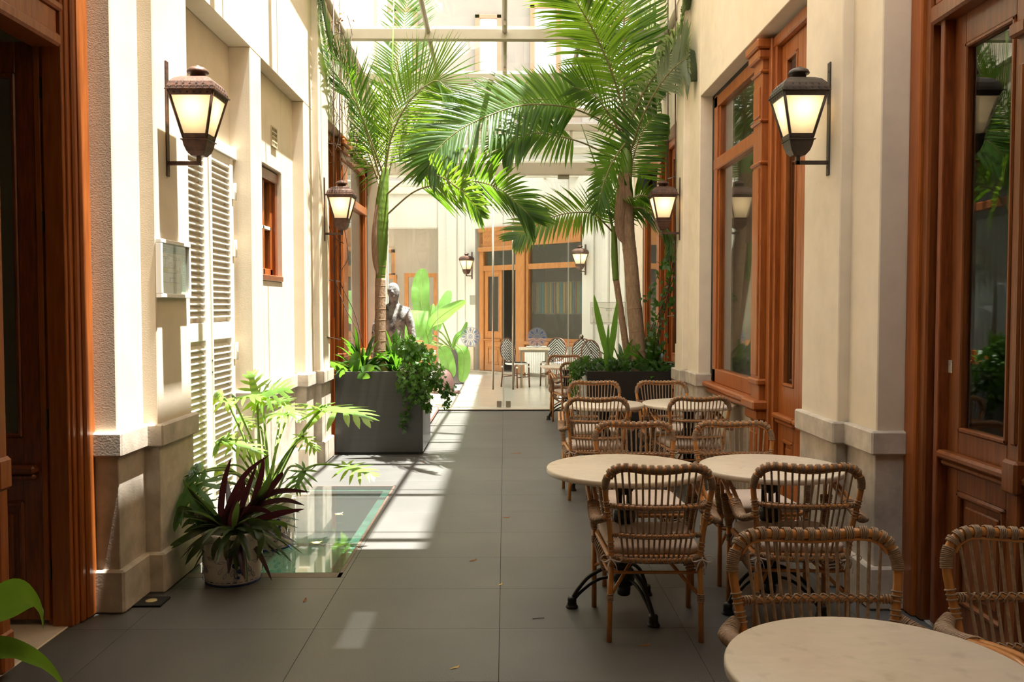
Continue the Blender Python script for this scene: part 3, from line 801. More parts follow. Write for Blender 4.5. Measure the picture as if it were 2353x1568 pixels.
# storeys of the house behind, above the roofs
fa = empty('wall_facade', (0, 24, 4), kind='structure')
B('facade_face', -9, 9, 24, 24.5, 3.5, 12.5, mat('facade_paint', (.29,.265,.23), .8, var=.03, scale=2), fa, b=0)
B('facade_ledge', -9, 9, 23.8, 24.1, 6.9, 7.1, wp, fa)
m2 = mat('faded_wood', (.42,.20,.12), .5)
for (pa, pb, yt, yb, n) in ((1092, 1152, 35, 182, 1), (1218, 1348, 12, 184, 2), (1400, 1500, 40, 184, 1), (860, 960, 20, 184, 2)):
    A = at(pa, yb, 23.95); Bq = at(pb, yt, 23.95)
    w = empty('facade_window', ((A.x+Bq.x)/2, 23.95, A.z), parent=fa)
    B('frame_head', A.x, Bq.x, 23.88, 23.98, Bq.z-.1, Bq.z, m2, w); B('frame_foot', A.x, Bq.x, 23.88, 23.98, A.z, A.z+.1, m2, w)
    for k in range(n+1):
        xx = A.x + (Bq.x-A.x-.12)*k/n
        B('frame_post', xx, xx+.12, 23.88, 23.98, A.z, Bq.z, m2, w)
    B('pane', A.x, Bq.x, 23.93, 23.96, A.z, Bq.z, mat('pale_pane', (.45,.55,.52), .1), w, b=0)
# ================================================================== RATTAN CHAIRS
def ringset(mb, path, ks, r, rr, n=10, tilt=0):
    """small wrapping rings round a path at parameters ks"""
    m = len(path) - 1
    for k in ks:
        f = k * m; i = min(int(f), m-1); t = f - i
        p = path[i].lerp(path[i+1], t); tg = (path[i+1]-path[i]).normalized()
        a = tg.orthogonal().normalized(); b = tg.cross(a)
        pts = []
        for q in range(n):
            an = 2*pi*q/n
            pts.append(p + (a*cos(an) + b*sin(an))*r + tg*(tilt*r*sin(an)))
        mb.tube(pts, rr, 4, closed=True)
def hoop_path(w=1.0):
    h = [(-.205,-.24,.36),(-.213,-.255,.5),(-.228,-.28,.62),(-.243,-.300,.72),(-.240,-.312,.775),(-.214,-.322,.822),(-.165,-.330,.840),(-.08,-.343,.836),(0,-.346,.833)]
    h += [(-x, y, z) for x, y, z in h[-2::-1]]
    return crv(h, 5)
def make_chair():
    t = empty('rattan_armchair', (0,0,0), 'x', 'chair')
    cane, wic = M['cane'], M['wicker']
    hp = hoop_path()
    P('back_hoop', MB().tube(hp, .0135, 10), cane, t)
    inner = [p + Vector((0, .004, 0)) for p in hp[22:-22]]
    cen = Vector((0, -.34, .62))
    inner = [p + (Vector((cen.x, p.y, cen.z)) - p).normalized()*.021 for p in inner]
    P('back_hoop', MB().tube(inner, .006, 6), cane, t)
    m = MB()
    n = len(hp)-1
    # bundles of wicker along the hoop, continuous at the two upper corners
    for s in range(15):
        k0 = .30 + s*.40/14
        ringset(m, hp, [k0-.0065, k0-.0022, k0+.0022, k0+.0065], .0185, .0029, 8)
    for sgn in (0, 1):
        ks = [.205 + i*.0062 for i in range(12)]
        if sgn: ks = [1-k for k in ks]
        ringset(m, hp, ks, .0165, .0032, 8)
    for kk in (.045, .12, .15):
        for sgn in (0, 1):
            ks = [kk-.008, kk, kk+.008]
            if sgn: ks = [1-k for k in ks]
            ringset(m, hp, ks, .0155, .003, 8)
    P('wrapping', m, wic, t, kind='stuff')
    # cross rails
    def rail(z, xh, y0, bow, r):
        return [Vector((xh*u, y0 - bow*(1-u*u), z - .004*(1-u*u))) for u in [i/8-1 for i in range(17)]]
    rails = [(.655, .222, -.287, .028, .0095), (.515, .208, -.258, .026, .0095), (.395, .200, -.242, .012, .012)]
    NS = 14
    rp = []
    for (z, xh, y, bow, r) in rails:
        path = rail(z, xh, y, bow, r); rp.append(path)
        o = P('back_rail', MB().tube(path, r, 8), cane, t)
        m = MB()
        for i in range(NS):
            u = (i+.5)/NS*.84 + .08
            ringset(m, path, [u], r+.004, .0024, 8, 1.1); ringset(m, path, [u], r+.004, .0024, 8, -1.1)
        for u in (.015, .035, .055, .945, .965, .985): ringset(m, path, [u], r+.003, .003, 8)
        q = P('rail_lashing', m, wic, o, kind='stuff')
    # spindles
    for i in range(NS):
        u = ((i+.5)/NS*2-1)
        xt = u*.215; zt = .827 - max(0, abs(u)-.75)*.14
        xm = u*.196; xl = u*.178; xb = u*.160
        pt = crv([(xt, -.345+.03*u*u, zt), (xm, -.313+.026*u*u, .655), (xl, -.282+.024*u*u, .515), (xb, -.252+.012*u*u, .39)], 3)
        P('spindle', MB().tube(pt, .0052, 6), wic, t)
    # legs
    for s in (-1, 1):
        P('leg', MB().tube([(s*.215, -.238, 0), (s*.212, -.235, .2), (s*.205, -.24, .40)], [.0135,.0135,.013], 10), cane, t)
        P('leg', MB().tube([(s*.246, .24, 0), (s*.246, .24, .42)], .0135, 10), cane, t)
        for (x, y, z) in ((s*.212, -.236, .21), (s*.246, .24, .36)):
            m = MB(); ringset(m, [Vector((x, y, z-.02)), Vector((x, y, z+.02))], [.1,.3,.5,.7,.9], .0155, .0032, 8)
            P('leg_lashing', m, wic, t, kind='stuff')
        # arm: two canes side by side, looping down to the front leg
        for k, off in enumerate((0, .030)):
            a = crv([(s*(.236+off*.2), -.287, .600), (s*(.268+off*.6), -.235, .578), (s*(.262+off), -.14, .588), (s*(.260+off), 0, .625),
                     (s*(.258+off), .14, .655), (s*(.256+off), .222, .662), (s*(.254+off), .258, .640), (s*(.252+off*.8), .258, .57), (s*(.248+off*.3), .243, .47), (s*.246, .241, .40)], 5)
            P('arm', MB().tube(a, .0105, 8), cane, t)
        ap = crv([(s*.240, -.283, .598), (s*.275, -.235, .578), (s*.278, -.14, .588), (s*.275, 0, .625)], 5)
        m = MB(); ks = [.02+i*.033 for i in range(27)]
        n_ = len(ap)-1
        for kq in ks:
            f = kq*n_; i = min(int(f), n_-1); p = ap[i].lerp(ap[i+1], f-i); tg = (ap[i+1]-ap[i]).normalized()
            sd = Vector((0,0,1)).cross(tg).normalized(); up = tg.cross(sd)
            wv = .016 + .012*min(1, kq*3)
            m.tube([p + sd*cos(an)*wv + up*sin(an)*.0155 for an in [2*pi*q/10 for q in range(10)]], .0036, 4, closed=True)
        P('arm_wrapping', m, wic, t, kind='stuff')
        m = MB()
        for i in range(20):
            z = .415 + i*.0088; w_ = .016 + .0011*i*.75
            m.tube([Vector((s*(.247+.0006*i) + cos(an)*w_, .243 + .0006*i + sin(an)*.016, z)) for an in [2*pi*q/10 for q in range(10)]], .0036, 4, closed=True)
        P('post_wrapping', m, wic, t, kind='stuff')
    # seat
    def rr_(w, d0, d1, r, z, n=5):
        pts = []
        for (cx_, cy_, a0) in ((w-r, d1-r, 0), (-(w-r), d1-r, pi/2), (-(w-r)*.9, d0+r, pi), ((w-r)*.9, d0+r, 3*pi/2)):
            for i in range(n+1):
                a = a0 + pi/2*i/n
                pts.append(Vector((cx_+r*cos(a), cy_+r*sin(a), z)))
        return pts
    P('seat_frame', MB().tube(rr_(.235, -.235, .245, .05, .40), .0125, 8, closed=True), cane, t)
    base = rr_(.225, -.225, .235, .05, .404)
    P('seat_weave', MB().add(base + [p+Vector((0,0,.006)) for p in base], [tuple(range(len(base)))[::-1], tuple(range(len(base), 2*len(base)))]), M['wicker'], t)
    # low skirt of bent canes round the seat
    m = MB()
    for i in range(11):
        x = -.2 + .04*i
        m.tube(crv([(x, .245, .395), (x, .262, .36), (x*.97, .235, .315), (x*.9, .17, .30)], 3), .0042, 5)
    for s in (-1, 1):
        for i in range(8):
            y = -.17 + .048*i
            m.tube(crv([(s*.232, y, .395), (s*.25, y, .36), (s*.235, y, .315), (s*.17, y*.9, .30)], 3), .0042, 5)
    P('skirt_cane', m, wic, t, kind='stuff')
    P('skirt_rail', MB().tube(rr_(.235, -.2, .237, .05, .318), .008, 6, closed=True), cane, t)
    for s in (-1, 1):
        P('brace', MB().tube([(s*.21, -.235, .215), (s*.03, .02, .392)], .0085, 8), cane, t)
        P('brace', MB().tube([(s*.244, .235, .22), (s*.05, -.02, .392)], .0085, 8), cane, t)
    # cushion
    prof = [(0, .988), (.012, 1.0), (.026, 1.0), (.036, .97), (.040, .90), (.043, .5)]
    b0 = rr_(.228, -.222, .248, .06, 0, 6)
    c0 = Vector((0, .01, 0)); vs = []; fs = []
    for (h, k) in prof: vs += [c0 + (p-c0)*k + Vector((0,0,.412+h)) for p in b0]
    nb = len(b0)
    for i in range(len(prof)-1):
        for k in range(nb): fs.append((i*nb+k, i*nb+(k+1) % nb, (i+1)*nb+(k+1) % nb, (i+1)*nb+k))
    fs.append(tuple(range(nb))[::-1]); fs.append(tuple((len(prof)-1)*nb+k for k in range(nb)))
    cu = P('cushion', MB().add(vs, fs, True), M['cushion'], t)
    for s in (-1, 1):
        m = MB()
        o = Vector((s*.212, -.252, .40))
        for lp in ([(0,0,0),(-.03,-.02,.025),(-.055,-.02,.015),(-.04,-.02,-.01),(0,-.01,0)], [(0,0,0),(.03,-.02,.02),(.05,-.02,.005),(.03,-.02,-.012),(0,-.01,0)],
                   [(0,-.01,0),(.012,-.02,-.03),(.008,-.02,-.07)], [(0,-.01,0),(-.02,-.02,-.02),(-.03,-.02,-.055)], [(0,.03,.02),(.0,.0,.01),(0,-.01,0)]):
            pts = crv([o + Vector((s*a, b, c)) for a, b, c in lp], 4)
            m.tube(pts, .0052, 4, flat=.35)
        P('cushion_tie', m, M['cushion'], cu)
    return t
chair0 = make_chair()
used = [False]
GC = 'rattan armchairs round the marble tables'
def place_chair(x, y, rz, label, sc=1.0):
    o = chair0 if not used[0] else copy_tree(chair0)
    used[0] = True
    o.location = (x, y, 0); o.rotation_euler = (0, 0, rz); o.scale = (sc, sc, sc)
    o['label'] = label; o['group'] = GC
    return o

# ================================================================== TABLES
def make_table():
    t = empty('bistro_table', (0,0,0), 'x', 'table')
    P('tabletop', MB().lathe([(0,0), (.385,0), (.396,.003), (.40,.008), (.40,.024), (.397,.029), (.392,.031), (0,.031)], 72, (0,0,.711)), M['marble'], t)
    ir = M['iron']
    P('top_bracket', MB().box(-.24, .24, -.02, .02, .70, .711).box(-.02, .02, -.24, .24, .70, .7105).lathe([(.02,.60),(.045,.62),(.06,.66),(.10,.70)], 16), ir, t)
    P('column', MB().lathe([(.028,.075),(.034,.08),(.036,.115),(.026,.12),(.048,.13),(.056,.16),(.05,.21),(.036,.225),(.05,.235),(.05,.255),(.03,.262),(.0,.27)], 20), ir, t)
    m = MB()
    for i in range(4):
        a = pi/4 + i*pi/2
        m.tube([(.036*cos(a), .036*sin(a), .25), (.036*cos(a), .036*sin(a), .71)], .0115, 8)
    P('column_rod', m, ir, t)
    P('column_collar', MB().lathe([(.03,.455),(.055,.46),(.06,.475),(.06,.505),(.055,.52),(.03,.525)], 8, a0=pi/8), ir, t)
    for i in range(3):
        a = radians(175 + i*120); ca, sa = cos(a), sin(a)
        lg = MB()
        lg.tube([Vector((ca*r, sa*r, z)) for r, z in crv2([(.04,.225),(.10,.212),(.18,.165),(.235,.10),(.262,.055)])], .0105, 8)
        lg.tube([Vector((ca*r, sa*r, z)) for r, z in crv2([(.04,.165),(.10,.162),(.16,.135),(.22,.085),(.255,.045)])], .0085, 8)
        l = P('leg', lg, ir, t)
        P('foot', MB().lathe([(.031,0),(.033,.004),(.030,.012),(.024,.018),(.026,.022),(.022,.03),(.024,.035),(.024,.05),(.018,.058),(0,.06)], 16, (ca*.268, sa*.268, 0)), ir, l)
    return t
def crv2(pts):
    return [(p.x, p.z) for p in crv([(a, 0, b) for a, b in pts], 5)]
table0 = make_table()
tused = [False]
def place_table(x, y, r, rz, label, z=1.0):
    o = table0 if not tused[0] else copy_tree(table0)
    tused[0] = True
    o.location = (x, y, 0); o.rotation_euler = (0, 0, rz)
    o['label'] = label; o['group'] = 'round cream marble tables on iron feet'
    for c in o.children:
        if c.name.startswith('tabletop'): c.scale = (r/.40, r/.40, 1)
    return o
place_table(.855, 1.95, .345, .3, 'round cream marble table nearest the camera, cut by the bottom edge of the photo')
place_table(.617, 4.46, .402, 0, 'round marble table on the open-floor side of the middle pair')
place_table(1.385, 4.49, .368, .5, 'round marble table on the wall side of the middle pair')
place_table(.845, 7.42, .345, .2, 'round marble table in front of the black planter, open-floor side')
place_table(1.585, 7.45, .40, .8, 'round marble table under the right shop window sill')
place_table(.86, 12.1, .355, .4, 'small far marble table just in front of the glass partition')

place_chair(.708, 3.70+.55, -.02, 'rattan armchair seen from behind, in front of the middle table on the open-floor side', 1.0)
place_chair(1.385+.025, 4.27, -.06, 'rattan armchair seen from behind, tucked to the middle table on the wall side', 1.0)
place_chair(.952, 2.297, pi+.02, 'rattan armchair facing us across the nearest marble table', 1.04)
place_chair(1.585, 2.30, pi-.08, 'rattan armchair cut by the right edge of the photo, before the wooden door', 1.04)
place_chair(.805, 5.07, pi-.0, 'rattan armchair facing us behind the middle table on the open-floor side', 1.0)
place_chair(1.44, 5.08, pi+.05, 'rattan armchair facing us behind the middle table on the wall side', 1.0)
place_chair(.745, 7.22, -.03, 'rattan armchair with tied cushion seen from behind, before the black planter table', 1.0)
place_chair(1.55, 7.26, .04, 'rattan armchair seen from behind at the table under the window sill', 1.0)
place_chair(.855, 8.05, pi-.02, 'rattan armchair facing us, just before the left corner of the black planter', 1.0)
place_chair(1.525, 8.07, pi+.03, 'rattan armchair facing us between black planter and right wall pier', 1.0)
place_chair(.90, 12.62, pi+.03, 'farthest rattan armchair, facing us behind the small far table', 1.0)
place_chair(.93, 11.62, .12, 'rattan armchair seen from behind beside the trailing ivy, at the small far table', 1.0)

# ================================================================== LANTERNS
GLOW = mat('lamp_bulb', (1,.85,.6), .5, emis=(1.0,.74,.42), estr=34)
def frosted():
    m = bpy.data.materials.new('frosted_lamp_glass'); m.use_nodes = True
    N = m.node_tree.nodes; L = m.node_tree.links; N.remove(N['Principled BSDF'])
    t = N.new('ShaderNodeBsdfTranslucent'); t.inputs[0].default_value = (.93,.88,.76,1)
    d = N.new('ShaderNodeBsdfDiffuse'); d.inputs[0].default_value = (.60,.58,.46,1)
    g = N.new('ShaderNodeBsdfGlossy'); g.inputs['Roughness'].default_value = .2
    a = N.new('ShaderNodeMixShader'); a.inputs[0].default_value = .45
    L.new(t.outputs[0], a.inputs[1]); L.new(d.outputs[0], a.inputs[2])
    b = N.new('ShaderNodeMixShader'); b.inputs[0].default_value = .06
    L.new(a.outputs[0], b.inputs[1]); L.new(g.outputs[0], b.inputs[2])
    L.new(b.outputs[0], N['Material Output'].inputs[0])
    return m
FROST = frosted()
def sq(w, z): return [(-w,-w,z),(w,-w,z),(w,w,z),(-w,w,z)]
def loft(levels):
    m = MB(); vs = []; fs = []
    for (w, z) in levels: vs += sq(w, z)
    for i in range(len(levels)-1):
        for k in range(4): fs.append((i*4+k, i*4+(k+1) % 4, (i+1)*4+(k+1) % 4, (i+1)*4+k))
    fs.append((3,2,1,0)); q = (len(levels)-1)*4; fs.append((q,q+1,q+2,q+3))
    return m.add(vs, fs)
def make_lantern(metal, door=False):
    """wall arm towards -x, origin at the lantern axis, z=0 at the plate's foot"""
    t = empty('wall_lantern', (0,0,0), 'x', 'lantern')
    P('wall_plate', MB().box(-.178, -.170, -.02, .02, 0, .64, .002).box(-.182,-.170,-.006,.006,.04,.05).box(-.182,-.170,-.006,.006,.58,.59), metal, t)
    P('arm', MB().box(-.172, .011, -.011, .011, .062, .084, .002).box(-.011, .011, -.011, .011, .062, .13, .002), metal, t)
    P('upper_strut', MB().box(-.172, -.10, -.006, .006, .46, .47), metal, t)
    P('bowl', loft([(.012,.108),(.034,.112),(.052,.135),(.063,.165),(.068,.192),(.076,.193),(.076,.198),(.066,.199),(.066,.205)]), metal, t)
    zb, zt, wb, wt = .205, .455, .068, .128
    f = MB()
    for sx in (-1,1):
        for sy in (-1,1):
            f.tube([(sx*(wb-.006), sy*(wb-.006), zb), (sx*(wt-.006), sy*(wt-.006), zt)], .0085, 4)
    for (z, h) in ((zb, .022), (zt-.028, .028)):
        w0 = wb + (wt-wb)*(z-zb)/(zt-zb); w1 = wb + (wt-wb)*(z+h-zb)/(zt-zb)
        for k in range(4):
            R = Matrix.Rotation(k*pi/2, 4, 'Z')
            q = MB().add([(-w0,-w0,z),(w0,-w0,z),(w1,-w1,z+h),(-w1,-w1,z+h),(-w0,-w0+.006,z),(w0,-w0+.006,z),(w1,-w1+.006,z+h),(-w1,-w1+.006,z+h)],
                         [(0,1,2,3),(7,6,5,4),(0,4,5,1),(3,2,6,7)]).xf(R)
            f.add(q.v, q.f)
    fr = P('lamp_frame', f, metal, t)
    for k in range(4):
        R = Matrix.Rotation(k*pi/2, 4, 'Z'); z0, z1 = zb+.02, zt-.026
        w0 = wb + (wt-wb)*.08 - .008; w1 = wb + (wt-wb)*.9 - .008
        q = MB().add([(-w0,-w0,z0),(w0,-w0,z0),(w1,-w1,z1),(-w1,-w1,z1)], [(0,1,2,3)]).xf(R)
        P('lamp_pane', q, FROST, t)
    P('lamp_roof', loft([(.128,.452),(.137,.454),(.137,.459),(.129,.462),(.127,.478),(.118,.502),(.098,.525),(.07,.540),(.05,.546),(0.001,.547)]), metal, t)
    P('chimney_cap', MB().lathe([(.040,.54),(.042,.575),(.058,.573),(.060,.578),(.054,.592),(.036,.604),(.014,.609),(.013,.613),(0,.614)], 20), metal, t)
    # punched stars
    m = MB()
    for k in range(4):
        R = Matrix.Rotation(k*pi/2, 4, 'Z'); q = MB()
        for (z, y, n) in ((.441, -.1255, 6), (.468, -.1295, 7), (.492, -.1245, 5)):
            for i in range(n):
                x = (i-(n-1)/2)*.036
                for a in (45, -45):
                    c_, s_ = cos(radians(a))*.008, sin(radians(a))*.008
                    q.tube([(x-c_, y, z-s_), (x+c_, y, z+s_)], .0012, 3, caps=False)
        q.xf(R); m.add(q.v, q.f)
    P('punched_star', m, M['black'], t, kind='stuff')
    if door:
        P('lamp_door', MB().box(-.1, .1, -.134, -.128, .40, .415).box(-.06,.06,-.086,-.08,.222,.236), metal, t)
    P('bulb', MB().lathe([(0,.345),(.018,.35),(.029,.37),(.031,.39),(.024,.415),(.012,.43),(0,.432)], 14), GLOW, t)
    P('bulb_socket', MB().lathe([(.013,.43),(.013,.46),(0,.46)], 10), M['white'], t)
    return t
lan_c = make_lantern(M['copper'])
lan_b = make_lantern(M['bronze'], True)
def place_lantern(src, x, y, z, rz, label, first=False):
    o = src if first else copy_tree(src)
    o.location = (x, y, z); o.rotation_euler = (0,0,rz); o['label'] = label; o['group'] = 'wall lanterns of the courtyard'
    return o
place_lantern(lan_c, -1.892+.178, 4.93, 2.30, 0, 'rust-brown lit lantern on the near left pilaster above the framed plan', True)
place_lantern(lan_b, 1.853-.178, 5.0, 2.32, pi, 'dark bronze lit lantern on the near right pilaster', True)
place_lantern(lan_c, -1.828+.178, 8.87, 2.235, 0, 'rust-brown lit lantern left of the left palm, before the climbing rods')
place_lantern(lan_c, 1.795-.178, 8.95, 2.25, pi, 'rust-brown lit lantern right of the right palm trunk, above the vine')
q = MW @ Vector((wx(1085), .178, 0))
place_lantern(lan_c, q.x, q.y, 1.57+(705-641)/2000*20.4, pi*1.25, 'far lantern left of the back wooden front, seen through the glass')
q = MW @ Vector((wx(1345), .178, 0))
place_lantern(lan_c, q.x, q.y, 1.57+(705-632)/2000*18.1, pi*1.25, 'far lantern right of the back shop window, seen through the glass')
# ================================================================== PLANTS
def frond(par, px, L=.6, n=55, w=.012, phi=70, lift=.25, grav=.25, a0=70, a1=28, m=None, start=.10, r0=.011, seed=0, ip=False):
    """feather leaf: rachis through photograph positions (px, py, depth) with two rows of leaflets"""
    rr = random.Random(seed + 11)
    path = crv([at(*p) for p in px], 8)
    N = len(path)-1
    mb = MB()
    Z = Vector((0,0,1))
    for i in range(n):
        s = start + (1-start)*(i+.5)/n
        f = s*N; k = min(int(f), N-1); p = path[k].lerp(path[k+1], f-k)
        t = (path[min(k+1, N)]-path[max(k-1, 0)]).normalized()
        hz = t.cross(Z)
        if ip or hz.length < .15: hz = t.cross(Vector((0,1,0)))
        hz.normalize(); nn = hz.cross(t).normalized()
        ph = radians(phi)
        side = hz*cos(ph) + nn*sin(ph); nor = nn*cos(ph) - hz*sin(ph)
        al = radians(a0 + (a1-a0)*s) 
        ln = L*(sin(pi*min(.96, .18+.72*s))**.55) * (1 if s < .9 else 1-(s-.9)*4)
        for sg in (-1, 1):
            l = ln*rr.uniform(.88, 1.06)
            a = al + rr.uniform(-.09, .09)
            d = (t*cos(a) + side*sg*sin(a) + nor*(lift + rr.uniform(-.07,.07))).normalized()
            pts = [p]
            for q in range(4):
                g = grav*(.25+q*.45)*(1+rr.uniform(-.2,.2))
                d = (d - Z*g*.30).normalized()
                e = pts[-1] + d*l/4
                if e.y < 13.1: e.x = max(-1.80, min(1.77, e.x))
                pts.append(e)
            mb.leaf(pts, nor.cross(d) if nor.cross(d).length > .1 else Z, w*rr.uniform(.85,1.1), fold=.35, prof=lambda t_: (min(1, .45+t_*2.2))*(1 if t_ < .45 else (1-((t_-.45)/.55)**1.6)))
    lf = P('frond', mb, m or M['leaf'], par)
    P('rachis', MB().tube(path, [r0*(1-.8*i/N) for i in range(N+1)], 6), M['rachis'], lf)
    return lf
def trunk(par, px, rad, m, name='trunk'):
    pts = crv([at(*p) for p in px], 10); n = len(pts)-1
    R = []
    for i in range(n+1):
        f = i/n*(len(rad)-1); k = min(int(f), len(rad)-2); R.append((rad[k]+(rad[k+1]-rad[k])*(f-k))*(1+.02*sin(i*2.1)))
    o = P(name, MB().tube(pts, R, 16), m, par)
    return o, pts, R
def rings(o, pts, R, ids, m):
    mb = MB()
    for i in ids:
        p, q = pts[i], pts[min(i+1, len(pts)-1)]; d = (q-p).normalized()
        mb.tube([p, p+d*.006, p+d*.012], [R[i]*.99, R[i]*1.03, R[i]*.99], 16)
    P('ring_scar', mb, m, o, kind='stuff')
SCAR = mat('ring_scar', (.27,.16,.09), .8)

# ---------------- planters
def planter(name, x0, x1, y0, y1, h, m, label, cat='planter'):
    t = empty(name, ((x0+x1)/2, (y0+y1)/2, 0), label, cat)
    th = .02
    P('planter_box', MB().box(x0, x1, y0, y0+th, .03, h, .002).box(x0, x1, y1-th, y1, .03, h, .002).box(x0, x0+th, y0+th, y1-th, .03, h, .002).box(x1-th, x1, y0+th, y1-th, .03, h, .002).box(x0+th, x1-th, y0+th, y1-th, .03, .05), m, t)
    P('base_frame', MB().box(x0+.04, x1-.04, y0+.03, y1-.03, 0, .03), M['black'], t)
    P('soil', MB().box(x0+th, x1-th, y0+th, y1-th, h-.10, h-.03), M['soil'], t)
    return t
PL = planter('planter', -1.795, -.868, 9.17, 10.12, .885, M['planter'], 'square charcoal planter holding the left palm')
PR = planter('planter', .885, 1.79, 9.32, 10.1, .875, M['planter_black'], 'black planter behind the marble tables holding the right palms')

# ---------------- left palm
pa = empty('palm', at(873, 850, 9.7), 'tall feather palm with a swollen green crownshaft in the left planter', 'palm tree')
o, pts, R = trunk(pa, [(870,862,9.7),(873,800,9.7),(874,720,9.7),(874,640,9.7)], [.078,.064,.061,.060,.058], M['trunk'])
rings(o, pts, R, range(3, 30, 3), SCAR)
o, pts, R = trunk(pa, [(874,642,9.7),(876,590,9.7),(875,535,9.7),(877,480,9.7),(881,430,9.7),(886,385,9.7)], [.054,.058,.080,.082,.070,.055,.030], M['shaft'], 'crownshaft')
rings(o, pts, R, (2, 6), SCAR)
P('boot_husk', MB().leaf(crv([at(866,470,9.62), at(860,540,9.6), at(862,600,9.62), at(868,632,9.62)],4), Vector((1,0,.1)), .035, .8), M['husk'], pa)
P('root_flare', MB().lathe([(.13,0),(.10,.02),(.08,.06),(.07,.12)], 14, at(872,858,9.7)), M['husk'], pa)
LY = mat('backlit_palm_leaf', (.062,.145,.02), .36, spec=.5, var=.2, scale=5, trans=(.26,.44,.025), objvar=.1)  # brighter palm leaf copy, back light put into its colour
for i, (px, kw) in enumerate([
    ([(878,425,9.7),(850,330,9.6),(823,249,9.5),(791,198,9.4),(756,150,9.2),(711,105,9.0),(657,48,8.8),(629,0,8.7)], dict(L=.55, n=78, w=.010, phi=72, lift=.3, grav=.05, a0=62, a1=20)),
    ([(882,430,9.7),(893,340,9.6),(915,275,9.5),(950,222,9.4),(985,193,9.3),(1010,188,9.2),(1052,226,9.1)], dict(L=.68, n=72, w=.0095, ip=True, phi=15, lift=.1, grav=.12, a0=75, a1=30, m=LY)),
    ([(887,400,9.8),(905,230,10.1),(915,150,10.3),(932,30,10.6),(945,-60,10.8)], dict(L=.60, n=60, ip=True, phi=15, lift=.1, grav=.1, a0=50, a1=35)),
    ([(868,410,9.75),(835,320,9.9),(805,270,10.2),(770,222,10.5)], dict(L=.5, n=50, w=.009, ip=True, phi=30, lift=.1, grav=.1, a0=60, a1=20)),
    ([(888,495,9.7),(950,442,9.4),(1010,424,9.1),(1090,417,8.8),(1150,436,8.5),(1200,478,8.4),(1224,505,8.4)], dict(L=.46, n=48, w=.017, phi=62, lift=.15, grav=.25, a0=70, a1=30, start=.22)),
    ([(885,450,9.7),(940,408,9.3),(1000,402,8.8),(1050,430,8.4),(1085,465,8.2),(1105,495,8.1)], dict(L=.34, n=34, w=.017, phi=75, lift=.1, grav=.25, a0=65, a1=30, start=.3, m=LY)),
    ([(885,410,9.8),(915,345,10.1),(965,315,10.4),(1020,290,10.7),(1062,282,10.9)], dict(L=.5, n=45, phi=60, lift=.1, grav=.35)),
    ([(880,400,9.7),(840,290,9.3),(812,215,9.0),(800,170,8.8),(772,130,8.6)], dict(L=.55, n=52, w=.009, phi=76, lift=.2, grav=.1, a0=55, a1=25)),
    ([(876,440,9.8),(856,380,10.1),(832,330,10.4),(800,330,10.8),(775,360,11.0)], dict(L=.35, n=28, phi=60, lift=.1, grav=.4))]):
    frond(pa, px, seed=i, **kw)
P('spear_leaf', MB().tube([at(884,390,9.7), at(900,200,9.7), at(906,-40,9.7)], [.012,.010,.006], 8), M['stem'], pa)

# ---------------- right palms
pb = empty('palm', at(1468, 850, 9.75), 'larger brown-trunked palm leaning slightly in the black planter', 'palm tree')
o, pts, R = trunk(pb, [(1473,862,9.75),(1466,800,9.75),(1457,700,9.75),(1449,600,9.75),(1443,540,9.75),(1439,470,9.75),(1436,400,9.75)], [.105,.092,.084,.078,.076,.080,.074], M['trunk'])
rings(o, pts, R, range(4, 56, 5), SCAR)
o, pts, R = trunk(pb, [(1438,425,9.75),(1440,370,9.75),(1437,320,9.75),(1435,270,9.75)], [.060,.068,.052,.030], M['shaft'], 'crownshaft')
P('boot_husk', MB().leaf(crv([at(1428,395,9.65), at(1430,460,9.63), at(1428,530,9.66), at(1436,560,9.68)],4), Vector((1,0,0)), .072, .9).leaf(crv([at(1448,440,9.7), at(1446,520,9.7)],3), Vector((1,0,0)), .04, .9), M['husk'], pb)
G = M['leaf_grey']
